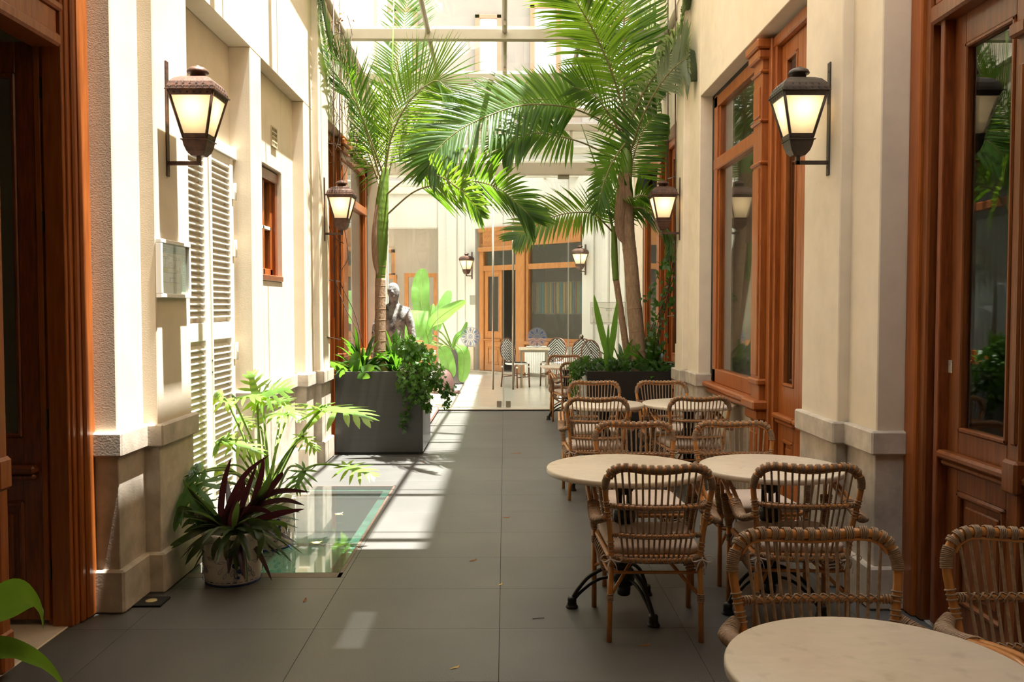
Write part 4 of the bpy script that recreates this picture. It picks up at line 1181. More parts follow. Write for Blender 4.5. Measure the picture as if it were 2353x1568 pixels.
for i, (px, kw) in enumerate([
    ([(1432,300,9.7),(1350,262,9.5),(1290,244,9.4),(1199,242,9.2),(1110,271,9.0),(1046,306,8.9),(998,352,8.85),(984,392,8.85)], dict(L=.60, n=66, w=.017, phi=60, lift=.1, grav=.35, a0=72, a1=35, start=.2)),
    ([(1430,290,9.9),(1340,240,10.3),(1250,228,10.5),(1150,238,10.7),(1070,258,10.8)], dict(L=.55, n=46, w=.022, phi=75, lift=.1, grav=.12, a0=60, a1=30, m=LY, start=.25)),
    ([(1425,372,9.7),(1350,333,9.5),(1290,315,9.3),(1225,306,9.2),(1175,328,9.1),(1155,362,9.1)], dict(L=.44, n=40, w=.017, phi=60, lift=.0, grav=.5, a0=75, a1=35, start=.3)),
    ([(1434,270,9.8),(1434,150,9.75),(1434,60,9.7),(1434,-30,9.65),(1434,-110,9.6)], dict(L=.72, n=58, ip=True, phi=12, lift=.0, grav=.16, a0=72, a1=50, w=.014, r0=.016)),
    ([(1432,250,9.75),(1405,165,9.5),(1373,90,9.3),(1340,30,9.1),(1300,-30,9.0),(1250,-60,8.9)], dict(L=.62, n=56, w=.015, ip=True, phi=30, lift=.0, grav=.35, m=LY)),
    ([(1440,300,9.7),(1480,210,9.4),(1530,140,9.1),(1560,85,8.95),(1610,20,8.8),(1660,-10,8.7)], dict(L=.32, n=44, w=.015, phi=15, lift=-.2, grav=.7, m=G)),
    ([(1448,350,9.7),(1478,265,9.3),(1520,190,9.0),(1565,143,8.8),(1612,125,8.6),(1660,150,8.5),(1684,182,8.45)], dict(L=.42, n=50, w=.015, phi=80, lift=.1, grav=.25, m=G, start=.3)),
    ([(1445,355,9.8),(1480,285,9.9),(1515,235,10.0),(1545,210,10.1),(1580,206,10.2)], dict(L=.58, n=46, ip=True, phi=20, lift=.0, grav=.25)),
    ([(1446,420,9.8),(1456,360,9.7),(1478,300,9.6),(1510,262,9.5)], dict(L=.62, n=46, ip=True, phi=10, lift=.0, grav=.16, a0=90, a1=50)),
    ([(1440,480,9.8),(1475,478,9.6),(1505,497,9.4),(1533,535,9.3),(1546,575,9.3)], dict(L=.40, n=40, w=.014, phi=45, lift=-.1, grav=.6, start=.05)),
    ([(1436,330,9.6),(1408,370,9.4),(1386,425,9.3),(1374,480,9.3)], dict(L=.30, n=34, phi=70, lift=.0, grav=.3)),
    ([(1434,280,9.8),(1400,190,10.1),(1370,150,10.4),(1330,150,10.7)], dict(L=.5, n=36, phi=60, lift=.0, grav=.3)),
    ([(1438,270,9.8),(1460,170,10.1),(1490,90,10.3),(1530,60,10.5)], dict(L=.55, n=42, phi=85, lift=.0, grav=.3)),
    ([(1430,310,9.75),(1390,250,9.5),(1360,215,9.3),(1320,200,9.2)], dict(L=.5, n=30, w=.014, phi=75, lift=.0, grav=.2))]):
    frond(pb, px, seed=40+i, **kw)
pc = empty('palm', at(1446, 840, 9.9), 'slim second palm stem with a green shaft leaning left in the black planter', 'palm tree')
o, pts, R = trunk(pc, [(1447,850,9.9),(1436,780,9.9),(1424,700,9.9),(1415,640,9.9)], [.050,.042,.037,.036,.034], M['trunk'])
rings(o, pts, R, range(4, 28, 6), SCAR)
trunk(pc, [(1415,645,9.9),(1412,590,9.9),(1411,545,9.9),(1408,520,9.9)], [.036,.040,.034,.02], M['shaft'], 'crownshaft')
for i, (px, kw) in enumerate([
    ([(1408,534,9.9),(1382,507,9.7),(1355,489,9.5),(1287,494,9.3),(1220,524,9.2),(1182,550,9.15)], dict(L=.40, n=46, w=.015, phi=62, lift=.1, grav=.35, a0=70, a1=35, m=LY, start=.18)),
    ([(1410,530,9.9),(1398,470,9.9),(1388,420,10),(1400,375,10.1)], dict(L=.30, n=34, phi=85, lift=.0, grav=.2)),
    ([(1414,530,9.9),(1432,480,9.8),(1470,450,9.7),(1510,462,9.6),(1540,500,9.6)], dict(L=.32, n=34, w=.014, phi=55, lift=.0, grav=.5))]):
    frond(pc, px, seed=70+i, **kw)
P('spear_leaf', MB().tube([at(1407,525,9.9), at(1380,410,9.85), at(1335,285,9.8)], [.012,.010,.004], 8), M['stem'], pc)

# ---------------- leafy fillers
def leafcloud(name, par, pos, n, size, m, seed, kind='stuff', hang=.6, star=True):
    r = random.Random(seed); mb = MB()
    for i in range(n):
        p = pos(r)
        s = size*r.uniform(.6, 1.15)
        a = r.uniform(0, 2*pi)
        nrm = Vector((cos(a)*.8, -abs(sin(a))*.9 - .1, r.uniform(-.1, 1))).normalized()
        d = Vector((r.uniform(-.7,.7), r.uniform(-.3,.2), -hang + r.uniform(-.5,.6)))
        d = (d - nrm*d.dot(nrm)).normalized(); sd = nrm.cross(d)
        if star:
            ol = [(0,0),(-.35,.05),(-.52,-.12+.3),(-.28,.42),(-.45,.75),(-.14,.70),(0,1.08),(.14,.70),(.45,.75),(.28,.42),(.52,.18),(.35,.05)]
        else:
            ol = [(0,0),(-.22,.2),(-.33,.5),(-.2,.8),(0,1.1),(.2,.8),(.33,.5),(.22,.2)]
        vs = [p + sd*(x*s) + d*(y*s) + nrm*(abs(x)*.12*s) for x, y in ol]
        k = len(ol); c = p + d*(.45*s)
        vs.append(c)
        mb.add(vs, [(j, (j+1) % k, k) for j in range(k)])
    return P(name, mb, m, par, kind=kind)
def blob(*bl):
    """random point in a union of ellipsoids given as (px, py, Y, rx, ry, rz) in metres"""
    cs = [(at(a, b, c), d, e, f) for a, b, c, d, e, f in bl]
    w = [d*e*f for _, d, e, f in cs]
    def g(r):
        c, d, e, f = r.choices(cs, w)[0]
        while True:
            x, y, z = r.uniform(-1,1), r.uniform(-1,1), r.uniform(-1,1)
            q = x*x+y*y+z*z
            if .15 < q <= 1: break
        return c + Vector((x*d, y*e, z*f))
    return g
def strand(px, jit=.03):
    pts = crv([at(*p) for p in px], 8)
    def g(r):
        f = r.uniform(0, len(pts)-1.001); k = int(f)
        return pts[k].lerp(pts[k+1], f-k) + Vector((r.uniform(-jit,jit), r.uniform(-jit,jit)*.7, r.uniform(-jit,jit)))
    return g
def blades(name, par, c, n, L, w, m, seed, el=(20, 80), az=(0, 360), grav=.5, fold=.3, join=True, wp=None):
    """arching strap leaves from one point"""
    r = random.Random(seed); mb = MB(); out = []
    for i in range(n):
        a = radians(r.uniform(*az)); e = radians(r.uniform(*el)); l = L*r.uniform(.7, 1.1)
        d = Vector((cos(a)*cos(e), sin(a)*cos(e), sin(e)))
        p = Vector(c) + Vector((r.uniform(-.04,.04), r.uniform(-.04,.04), 0))
        pts = [p]
        for q in range(6):
            d = (d - Vector((0,0,1))*grav*(.08+.07*q)).normalized(); pts.append(pts[-1] + d*l/6)
        if not join: mb = MB()
        sd = Vector((-sin(a), cos(a), r.uniform(-.4,.4)))
        mb.leaf(pts, sd, w*r.uniform(.8,1.15), fold, wp)
        if not join: out.append(P(name, mb, m[r.randrange(len(m))] if isinstance(m, list) else m, par))
    if join: return P(name, mb, m, par, kind='stuff')
    return out
# left planter
iv = empty('trailing_ivy', at(955, 850, 9.3), 'lobed-leaf ivy spilling over the right corner of the charcoal planter', 'ivy')
leafcloud('ivy_leaves', iv, blob((960,820,9.25,.20,.16,.16),(950,865,9.10,.20,.10,.16),(985,860,9.2,.18,.12,.15),(930,800,9.3,.14,.12,.12),(960,905,9.08,.16,.07,.10)), 620, .058, M['leaf_lily'], 1)
leafcloud('ivy_leaves', iv, strand([(925,890,9.08),(935,930,9.1),(930,960,9.1),(925,985,9.1)], .035), 60, .05, M['leaf_dark'], 2)
leafcloud('ivy_leaves', iv, strand([(985,870,9.1),(1010,885,9.15),(1030,900,9.2),(1020,925,9.2)], .06), 110, .055, M['leaf_dark'], 3)
leafcloud('ivy_leaves', iv, strand([(960,890,9.08),(975,925,9.1),(985,940,9.1)], .045), 60, .055, M['leaf_dark'], 4)
for k, px in enumerate(([(900,850,9.4),(930,870,9.1),(935,930,9.1),(925,985,9.1)], [(940,840,9.4),(985,860,9.1),(1020,890,9.2),(1025,925,9.2)], [(930,840,9.4),(960,880,9.1),(978,935,9.1)])):
    P('vine_stem', MB().tube(crv([at(*p) for p in px], 5), .003, 5), M['twig'], iv)
s1 = empty('strap_plant', at(830, 850, 9.55), 'dark strap-leaved plant left of the palm trunk in the charcoal planter', 'plant')
c = at(828, 858, 9.55)
blades('strap_leaf', s1, c, 34, .50, .030, M['leaf_dark'], 5, el=(25,85), grav=.7, join=False)
s1b = empty('strap_plant', at(905, 850, 9.8), 'dark strap-leaved plant behind the palm trunk, below the statue', 'plant')
blades('strap_leaf', s1b, at(905, 858, 9.8), 26, .48, .028, M['leaf_dark'], 6, el=(30,85), grav=.6, join=False)
s2 = empty('broad_leaf_plant', at(815, 858, 9.25), 'low broad-leaved plant at the front left of the charcoal planter', 'plant')
for px, w_ in (([(800,858,9.3),(780,845,9.2),(755,832,9.1)], .045), ([(815,858,9.3),(818,830,9.25),(822,808,9.25)], .075), ([(815,858,9.3),(838,850,9.2),(860,842,9.15)], .05), ([(810,860,9.3),(830,862,9.12),(850,868,9.1)], .045), ([(800,860,9.3),(785,862,9.15),(790,850,9.1)], .035)):
    P('broad_leaf', MB().leaf(crv([at(*p) for p in px], 5), Vector((.6,-.3,.6)), w_, .2), M['leaf_lily'], s2)
fe = empty('fern', at(920, 800, 9.5), 'small upright fern among the ivy of the charcoal planter', 'fern')
for i, px in enumerate(([(918,840,9.5),(915,800,9.5),(905,770,9.45)], [(925,840,9.5),(935,800,9.45),(950,775,9.4)], [(920,840,9.5),(925,800,9.5),(925,765,9.5)], [(930,840,9.4),(955,815,9.3),(975,800,9.2)])):
    frond(fe, px, L=.085, n=22, w=.010, phi=85, lift=0, grav=.1, a0=80, a1=60, r0=.003, seed=90+i, m=M['leaf_lily'], start=.2)
# right planter
s3 = empty('sword_leaf_plant', at(1395, 855, 9.5), 'stiff plant of tall sword-shaped leaves at the left of the black planter', 'plant')
for px, w_ in (([(1403,850,9.5),(1392,800,9.5),(1375,730,9.5),(1365,677,9.5)], .036), ([(1398,850,9.5),(1405,800,9.5),(1412,750,9.5),(1419,688,9.5)], .034), ([(1398,852,9.45),(1397,800,9.45),(1398,746,9.45)], .018), ([(1396,855,9.4),(1392,820,9.35),(1394,790,9.35)], .022)):
    P('sword_leaf', MB().leaf(crv([at(*p) for p in px], 6), Vector((1,-.2,0)), w_, .25, prof=lambda t: min(1, .6+t)*(1 if t < .55 else 1-((t-.55)/.45)**2)), M['leaf_lily'], s3)
iv2 = empty('trailing_ivy', at(1330, 850, 9.5), 'small-leaved ivy spilling over the left side of the black planter', 'ivy')
leafcloud('ivy_leaves', iv2, blob((1350,835,9.5,.16,.2,.08),(1325,850,9.6,.10,.2,.10)), 260, .045, M['leaf_dark'], 8)
leafcloud('ivy_leaves', iv2, strand([(1325,850,9.6),(1318,880,9.6),(1322,905,9.6),(1330,930,9.55)], .06), 110, .042, M['leaf_lily'], 9)
P('vine_stem', MB().tube(crv([at(1345,845,9.55), at(1320,860,9.6), at(1320,900,9.6), at(1330,930,9.55)], 5), .003, 5), M['twig'], iv2)
gc = empty('ground_cover', at(1430, 850, 9.5), 'low mixed leafy ground cover round the palm bases in the black planter', 'plant')
leafcloud('cover_leaves', gc, blob((1390,838,9.5,.20,.2,.07),(1440,840,9.42,.18,.12,.06),(1510,842,9.5,.20,.2,.06)), 300, .055, M['leaf_dark'], 10, hang=.1)
for i, px in enumerate(([(1440,850,9.5),(1425,825,9.4),(1470,800-5,9.4)], [(1430,850,9.45),(1415,840,9.35),(1405,850,9.3)], [(1450,850,9.4),(1470,835,9.35),(1485,850,9.3)])):
    frond(gc, px, L=.075, n=18, w=.010, phi=75, lift=0, grav=.2, a0=80, a1=60, r0=.003, seed=95+i, m=M['leaf_dark'], start=.2)
s4 = empty('strap_plant', at(1510, 850, 9.6), 'dark lance-leaved plant right of the trunks in the black planter', 'plant')
blades('strap_leaf', s4, at(1500, 850, 9.65), 30, .45, .030, M['leaf_dark'], 12, el=(20,85), grav=.6, join=False)
s5 = empty('strap_plant', at(1415, 850, 9.8), 'dark lance-leaved plant behind the slim palm stem in the black planter', 'plant')
blades('strap_leaf', s5, at(1425, 850, 9.85), 22, .42, .030, M['leaf_dark'], 13, el=(25,80), grav=.6, join=False)
s6 = empty('broad_leaf_plant', at(1530, 855, 9.4), 'low broad-leaved plant at the right end of the black planter', 'plant')
blades('broad_leaf', s6, at(1520, 858, 9.5), 14, .26, .035, M['leaf_lily'], 14, el=(0,60), grav=.5, join=False)
# climbing vine on rods at the right
tr = empty('climbing_rods', at(1545, 700, 9.3), 'thin iron climbing rods beside the right far window', 'trellis')
for (xx, Y) in ((1552, 9.1), (1535, 9.75)):
    P('rod', MB().tube([at(xx, 790, Y), at(xx, -60, Y)], .007, 6), M['copper'], tr)
for (ya, yb) in ((402, 408), (553, 558), (633, 636), (722, 724)):
    P('rung', MB().tube([at(1552+12, ya, 9.1), at(1535, yb+3, 9.75)], .006, 6), M['copper'], tr)
vi = empty('climbing_vine', at(1535, 700, 9.4), 'green-leaved vine climbing the rods below the right far lantern', 'vine')
leafcloud('vine_leaves', vi, strand([(1510,830,9.6),(1500,780,9.5),(1515,730,9.4),(1520,690,9.35),(1540,650,9.3),(1545,610,9.2),(1555,590,9.2)], .10), 170, .062, M['leaf_dark'], 15, star=False)
leafcloud('vine_leaves', vi, strand([(1550,720,9.3),(1560,660,9.2),(1572,625,9.2)], .05), 40, .06, M['leaf_dark'], 16, star=False)
leafcloud('vine_leaves', vi, strand([(1480,690,9.5),(1500,660,9.4),(1525,600,9.4)], .04), 26, .06, M['leaf_dark'], 17, star=False)
leafcloud('vine_leaves', vi, strand([(1556,430,9.1),(1562,450,9.1),(1560,480,9.1)], .03), 12, .05, M['leaf_dark'], 18, star=False)
for k in range(7):
    r = random.Random(k)
    px = [(1510+r.uniform(-8,8), 840, 9.6), (1505+r.uniform(-15,15), 770, 9.5), (1525+r.uniform(-10,10), 700, 9.4), (1545+r.uniform(-8,8), 640, 9.3), (1548+r.uniform(-10,10), 590, 9.2)]
    P('vine_stem', MB().tube(crv([at(*p) for p in px], 5), .004, 5), M['twig'], vi)
# bare twigs and rods at the left
tl = empty('climbing_rods', at(760, 600, 9.1), 'thin dark climbing rods left of the left palm, behind the lantern', 'trellis')
for (xx, Y, y1) in ((768, 9.1, 730), (782, 9.6, 775)):
    P('rod', MB().tube([at(xx, y1, Y), at(xx-2, -60, Y)], .007, 6), M['copper'], tl)
for (ya, xa) in ((70, 744), (328, 744), (642, 744), (775, 752)):
    P('rung', MB().tube([at(xa, ya, 8.95), at(782, ya+6, 9.6)], .006, 6), M['copper'], tl)
tw = empty('dry_vine', at(775, 250, 9.3), 'bare dried vine twigs tangled on the left climbing rods', 'vine')
r = random.Random(5)
for k in range(16):
    x = r.uniform(755, 800); y = r.uniform(-20, 260); px = [(x, y, 9.3)]
    for q in range(7):
        x += r.uniform(-22, 22); y += r.uniform(10, 48); x = max(745, min(845, x)); px.append((x, y, 9.3+r.uniform(-.2,.3)))
    P('twig', MB().tube(crv([at(*p) for p in px], 4), [.0035]*29 if False else .003, 4), M['twig'], tw)
for px in ([(775,560,9.3),(765,620,9.3),(790,700,9.3),(820,760,9.3),(825,820,9.4)], [(790,520,9.3),(800,590,9.3),(780,640,9.3),(815,720,9.35),(835,800,9.4)], [(758,450,9.1),(752,500,9.1),(765,540,9.2),(790,560,9.3)]):
    P('twig', MB().tube(crv([at(*p) for p in px], 6), .005, 5), M['twig'], tw)
leafcloud('dry_leaves', tw, blob((790,60,9.3,.12,.1,.30),(800,200,9.3,.12,.1,.3),(815,340,9.3,.15,.1,.15)), 60, .035, M['dry_leaf'], 21, star=False)

# ---------------- banana plant and statue beyond the planter
st = empty('stone_platform', (-1.5, 11.9, 0), 'low pink stone platform on the floor behind the charcoal planter', 'platform')
B('platform_slab', -1.85, -.985, 10.7, 13.04, .03, .085, M['pink_stone'], st, b=.006); B('platform_base', -1.83, -1.005, 10.72, 13.03, 0, .03, M['black'], st, b=0)
bp = empty('banana_plant', (at(1042, 880, 17.5).x, 17.5, .018), 'broad-leaved banana plant in a dark pot beyond the glass, behind the ivy', 'plant')
pc0 = at(1042, 880, 17.5); pc0.z = .018
P('pot', MB().lathe([(.20,0),(.23,.03),(.27,.4),(.28,.70),(.295,.71),(.295,.76),(.265,.76),(.26,.70),(0,.69)], 24, pc0), mat('dark_pot', (.05,.04,.04), .5), bp)
bb_ = empty('red_boulder', (at(1018, 870, 15.6).x, 15.6, .018), 'rough red stone block on the marble floor beyond the ivy', 'stone')
q_ = at(1018, 870, 15.6)
P('stone_body', MB().lathe([(.0,0),(.17,.0),(.21,.06),(.20,.22),(.15,.36),(.08,.42),(0,.43)], 9, (q_.x, 15.6, .018)), M['terracotta'], bb_)
P('stone_chip', MB().lathe([(.0,0),(.07,.0),(.06,.05),(0,.07)], 7, (q_.x+.25, 15.5, .018)), M['terracotta'], bb_)
for px, w_ in (([(985,790,11.2),(968,700,11.2),(968,650,11.3),(972,618,11.35)], .125), ([(955,780,11.0),(960,715,10.7),(960,740,10.4),(963,775,10.35)], .13),
               ([(985,770,11.2),(1000,740,11.1),(1035,712,11.0),(1070,693,11.0)], .10), ([(1005,760,11.5),(1010,720,11.6),(1025,690,11.7),(1032,668,11.8)], .085),
               ([(1040,800,11.4),(1050,775,11.4),(1065,762,11.4),(1073,740,11.4)], .04), ([(1010,800,11.0),(1022,815,10.9),(1032,850,10.9),(1038,868,10.9)], .10),
               ([(1050,795,11.1),(1064,810,11.0),(1066,850,11.0),(1060,878,11.0)], .085), ([(940,790,11.4),(925,740,11.5),(915,705,11.6)], .06), ([(995,700,11.7),(990,720,11.6),(1000,760,11.5)], .05)):
    px = [(p[0], p[1], p[2]+4.7) for p in px]; w_ = w_*1.4
    path = crv([at(*p) for p in px], 6)
    sd = Vector((1,-.25,0)) if abs(px[0][0]-px[-1][0]) < 45 else Vector((.35,-.5,.8))
    lf = P('banana_leaf', MB().leaf(path, sd, w_, .12, prof=lambda t: (sin(pi*(t*.93+.05)))**.55), M['leaf_banana'], bp)
    P('midrib', MB().tube([p + Vector((0,-.004,-.004)) for p in path], [.009*(1-.8*i/(len(path)-1)) for i in range(len(path))], 6), M['stem'], lf)
    P('leaf_stalk', MB().tube(crv([pc0 + Vector((0,0,.66)), (pc0 + Vector((0,0,.7))).lerp(path[0], .6) + Vector((0,0,.05)), path[0]], 5), .017, 6), M['stem'], bp)
# statue: one continuous figure
sx, sy = at(905, 700, 11.9).x, 11.9
stt = empty('statue', (sx, sy, .085), 'mottled grey and white standing figure sculpture behind the palm trunk', 'statue')
B('statue_plinth', sx-.30, sx+.30, sy-.28, sy+.28, .085, .15, M['pink_stone'], stt, b=.01)
J = [((0,0,.98),.17,.13,-1),((0,.0,1.15),.165,.12,0),((0,.01,1.35),.20,.14,1),((0,.01,1.50),.17,.12,2),((0,0,1.60),.075,.07,3),((0,-.03,1.67),.072,.085,4),((0,-.04,1.75),.10,.118,5),((0,-.03,1.83),.098,.115,6),
     ((-.20,.01,1.50),.09,.08,3),((-.29,.02,1.28),.065,.06,8),((-.33,.0,1.05),.055,.05,9),((-.33,-.05,.86),.04,.04,10),
     ((.20,.01,1.50),.09,.08,3),((.28,.02,1.28),.065,.06,12),((.31,.0,1.05),.055,.05,13),((.31,-.05,.86),.04,.04,14),
     ((-.10,0,.88),.10,.10,0),((-.11,0,.52),.075,.08,16),((-.12,.02,.22),.05,.055,17),((-.12,-.08,.19),.05,.035,18),
     ((.10,0,.88),.10,.10,0),((.11,0,.52),.075,.08,20),((.12,.02,.22),.05,.055,21),((.12,-.08,.19),.05,.035,22),((0,-.02,1.90),.055,.065,7)]
me = bpy.data.meshes.new('body')
me.from_pydata([Vector((j[0][0]*.84, j[0][1], j[0][2])) for j in J], [(j[3], i) for i, j in enumerate(J) if j[3] >= 0], [])
ob = bpy.data.objects.new('body', me); COL.objects.link(ob)
md = ob.modifiers.new('skin', 'SKIN'); md.use_smooth_shade = True
sv = me.skin_vertices[0].data
for i, j in enumerate(J): sv[i].radius = (j[1]*.88, j[2])
sv[0].use_root = True
ss = ob.modifiers.new('sub', 'SUBSURF'); ss.levels = 2; ss.render_levels = 2
tx = bpy.data.textures.new('rough_cast', 'CLOUDS'); tx.noise_scale = .05
dm = ob.modifiers.new('rough', 'DISPLACE'); dm.texture = tx; dm.strength = .022; dm.mid_level = .5
me.materials.append(M['statue'])
ob.parent = stt; ob.location = (0, 0, -.085)
m = MB()
hd = Vector((sx, sy-.02, 1.775))
m.tube([hd+Vector((0,-.10,.03)), hd+Vector((0,-.135,-.02)), hd+Vector((0,-.10,-.035))], [.012,.02,.014], 8)
m.tube([hd+Vector((-.025,-.105,-.065)), hd+Vector((.025,-.105,-.065))], .008, 6)
P('face_relief', m, M['statue'], stt, kind='stuff')

# ---------------- ceramic pots
def pot(name, x, y, z, r, h, label, seed):
    t = empty(name, (x, y, z), label, 'pot')
    P('pot_body', MB().lathe([(r*.90,0),(r*.93,.006),(r*.97,.05),(r*1.0,h*.5),(r*1.02,h-.03),(r*1.06,h-.01),(r*1.05,h),(r*.95,h),(r*.93,h-.05),(0,h-.06)], 40, (x, y, z)), M['ceramic'], t)
    P('pot_soil', MB().lathe([(r*.93, h-.055),(0,h-.045)], 24, (x,y,z)), M['soil'], t)
    def on(a, zz, e=.0015): return Vector((x + (r*1.0+e)*cos(a), y + (r*1.0+e)*sin(a), z+zz))
    rr = random.Random(seed); mb = MB(); ml = MB(); mbd = MB()
    def disc(a, zz, q):
        c = on(a, zz, .004); vs = [on(a + q*cos(k*pi/5)/r, zz + q*sin(k*pi/5), .0022) for k in range(10)]
        mb.add(vs+[c], [(k, (k+1) % 10, 10) for k in range(10)], True)
    def line(pp, q): ml.tube(pp, q, 4)
    for a0 in (-1.05, -2.75, .6, 2.0):
        for (da, dz, q) in ((-.10,.02,.020),(.10,.03,.020),(-.15,-.03,.018),(.02,.065,.013),(.13,-.03,.019),(-.04,-.02,.017),(.0,-.065,.016),(.17,-.005,.012),(-.16,.06,.011),(-.05,-.1,.010),(.12,-.08,.013)):
            disc(a0+da, h*.52+dz, q*.9)
        for k in range(22):
            an = rr.uniform(0, 2*pi); rd = rr.uniform(.085, .135); ca, cz = a0 + rd*cos(an)/r*.95, h*.5 + rd*sin(an)*.85
            if not (.03 < cz < h-.05): continue
            l = rr.uniform(.012,.02); th = an + rr.uniform(-.5,.5)
            pp = []
            for q in range(9):
                u = 2*pi*q/8; ex, ez = l*cos(u), l*.42*sin(u)
                pp.append(on(ca + (ex*cos(th)-ez*sin(th))/r, cz + ex*sin(th)+ez*cos(th)))
            line(pp, .0009); line([on(ca - l*cos(th)/r, cz - l*sin(th)), on(ca - 2*l*cos(th)/r, cz - 2*l*sin(th))], .0009)
    for zz in (.028, h-.045):
        a = 0
        while a < 2*pi:
            line([on(a + q*.03, zz) for q in range(5)], .0022 if int(a*7) % 2 else .0012); a += .2
    mbd.lathe([(r*.91,.0),(r*.935,.0),(r*.945,.012),(r*.93,.013)], 40, (x,y,z))
    P('painted_berries', mb, M['blue'], t, kind='stuff'); P('painted_leaves', ml, M['blue'], t, kind='stuff'); P('painted_foot_band', mbd, M['blue'], t)
    return t
pf = at(531, 1357, 4.93); pot('ceramic_pot', pf.x, 4.97, 0, .165, .295, 'blue painted white ceramic pot in front, holding the purple plant', 3)
pot('ceramic_pot', -1.555, 5.68, .002, .17, .31, 'blue painted white ceramic pot standing on the glass floor, behind the front one', 4)

# purple plant
pu = empty('purple_leaf_plant', (pf.x, 4.97, .27), 'purple-leaved spiky plant filling the front ceramic pot', 'plant')
r = random.Random(12); cpt = Vector((pf.x, 4.97, .30))
def lance(par, pts, w, m, sd=None, name='lance_leaf'):
    pts = [Vector((max(-1.83, p.x), p.y, p.z)) for p in map(Vector, pts)]
    P(name, MB().leaf(crv(pts, 4), sd or Vector((1,0,.3)), w, .28, prof=lambda t: (min(1,.45+t*1.6))*(1 if t < .5 else 1-((t-.5)/.5)**1.9)), m, par)
big = [((510,1180),(560,1095),(620,1045)), ((500,1170),(515,1110),(532,1050)), ((470,1170),(440,1130),(420,1102)), ((590,1140),(640,1130),(712,1131)), ((600,1150),(650,1150),(700,1162)),
       ((600,1160),(640,1168),(690,1178)), ((620,1190),(655,1205),(658,1227)), ((600,1140),(615,1110),(620,1085)), ((585,1150),(600,1090),(605,1050)), ((610,1140),(640,1100),(650,1085)),
       ((480,1200),(420,1240),(386,1255)), ((470,1200),(430,1235),(392,1262)), ((500,1220),(450,1260),(428,1292)), ((500,1215),(460,1250),(425,1300)), ((550,1220),(520,1260),(520,1290)),
       ((540,1220),(495,1255),(490,1290)), ((560,1220),(545,1250),(520,1288)), ((590,1200),(600,1240),(590,1290)), ((450,1180),(390,1170),(345,1190)), ((480,1160),(460,1150),(430,1120)),
       ((560,1160),(600,1170),(640,1190)), ((600,1190),(640,1180),(700,1170)), ((600,1200),(630,1215),(645,1240)), ((560,1150),(575,1110),(590,1070)), ((520,1170),(555,1130),(560,1100)),
       ((490,1180),(450,1210),(405,1225)), ((480,1190),(440,1195),(385,1215)), ((440,1180),(360,1180),(302,1203)), ((570,1190),(600,1200),(625,1215)), ((550,1200),(570,1215),(587,1238))]
for (a, b, c_) in big:
    y0 = 4.93; y1 = y0 + r.uniform(-.22, .08); ym = (y0+y1)/2 + .02
    if c_[1] > 1235: y1 = 4.77 - r.uniform(0, .06); ym = 4.76; y0 = 4.86
    sd = Vector((-(c_[1]-a[1]), 0, -(c_[0]-a[0]))).normalized() + Vector((0, r.uniform(-.6,.6), 0))
    p0 = at(a[0], a[1], y0); base = cpt + Vector((r.uniform(-.05,.05), r.uniform(-.04,.04), -.03))
    lance(pu, [base, p0.lerp(base, .25), at(b[0], b[1], ym), at(c_[0], c_[1], y1)], .021*r.uniform(.8,1.15), (M['leaf_olive'] if (c_[1] > 1205 or c_[0] < 480) and r.random() < .75 else [M['leaf_purple'], M['leaf_purple'], M['leaf_olive']][r.randrange(3)]), sd)
for i in range(76):
    a = r.uniform(0, 2*pi); e = radians(r.uniform(-30, 75)); l = r.uniform(.26, .40)
    d = Vector((cos(a)*cos(e), sin(a)*cos(e), sin(e))); p = cpt + Vector((cos(a)*.06, sin(a)*.06, .0)); pts = [p]
    if d.x < -.2: l *= .8
    for q in range(3):
        d = (d - Vector((0,0,1))*r.uniform(.1,.42)).normalized(); pts.append(pts[-1]+d*l/3)
    lance(pu, pts, .019, [M['leaf_purple'], M['leaf_olive'], M['leaf_olive'], M['leaf_olive']][i % 4], Vector((-sin(a), cos(a), .2)))

# philodendron with deeply lobed leaves
ph = empty('philodendron', (-1.555, 5.68, .28), 'tall philodendron with deeply cut leaves in the rear ceramic pot', 'plant')
def lobed(par, base, tip, nrm, m, wid=.9):
    base = Vector(base); tip = Vector(tip); L = (tip-base).length; d = (tip-base)/L
    nrm = (nrm - d*nrm.dot(d)).normalized(); sd = nrm.cross(d).normalized()
    mb = MB()
    def pt(u, v):
        q = base + d*(u*L) + sd*(v*L) - nrm*(abs(v)**1.6*L*.35 + max(0, u-.5)**2*L*.5)
        q.x = max(-1.84, q.x); return q
    mb.leaf([pt(-.02,0), pt(.15,0), pt(.35,0), pt(.6,0), pt(.8,0), pt(1,0)], sd, .105*L, .05, prof=lambda t: [.75,1,1,.8,.55,.05][min(5, int(t*5+.01))])
    for k, (u, ang, ll) in enumerate(((-.02,146,.38),(.02,112,.50),(.12,84,.56),(.28,64,.56),(.46,50,.50),(.64,40,.40),(.80,30,.26))):
        for s in (-1, 1):
            a = radians(ang + r.uniform(-5,5)); l = ll*wid*r.uniform(.9,1.08)
            pts = [pt(u, 0)] + [pt(u + cos(a)*l*q + .05*q*q*l, s*sin(a)*l*q) for q in (.25,.5,.75,1.0)]
            mb.leaf(pts, (nrm.cross(pts[-1]-pts[0])), (.050*L), .12, prof=lambda t: (.85 if t < .3 else 1.05 if t < .7 else .75 if t < .9 else .08))
    return P('lobed_leaf', mb, m, par)
PH = M['leaf_philo']
PD = mat('shaded_philodendron_leaf', (.07,.17,.05), .3, spec=.5, var=.2, scale=10, trans=(.22,.40,.04))  # darker copy of the leaf, shade put into its colour
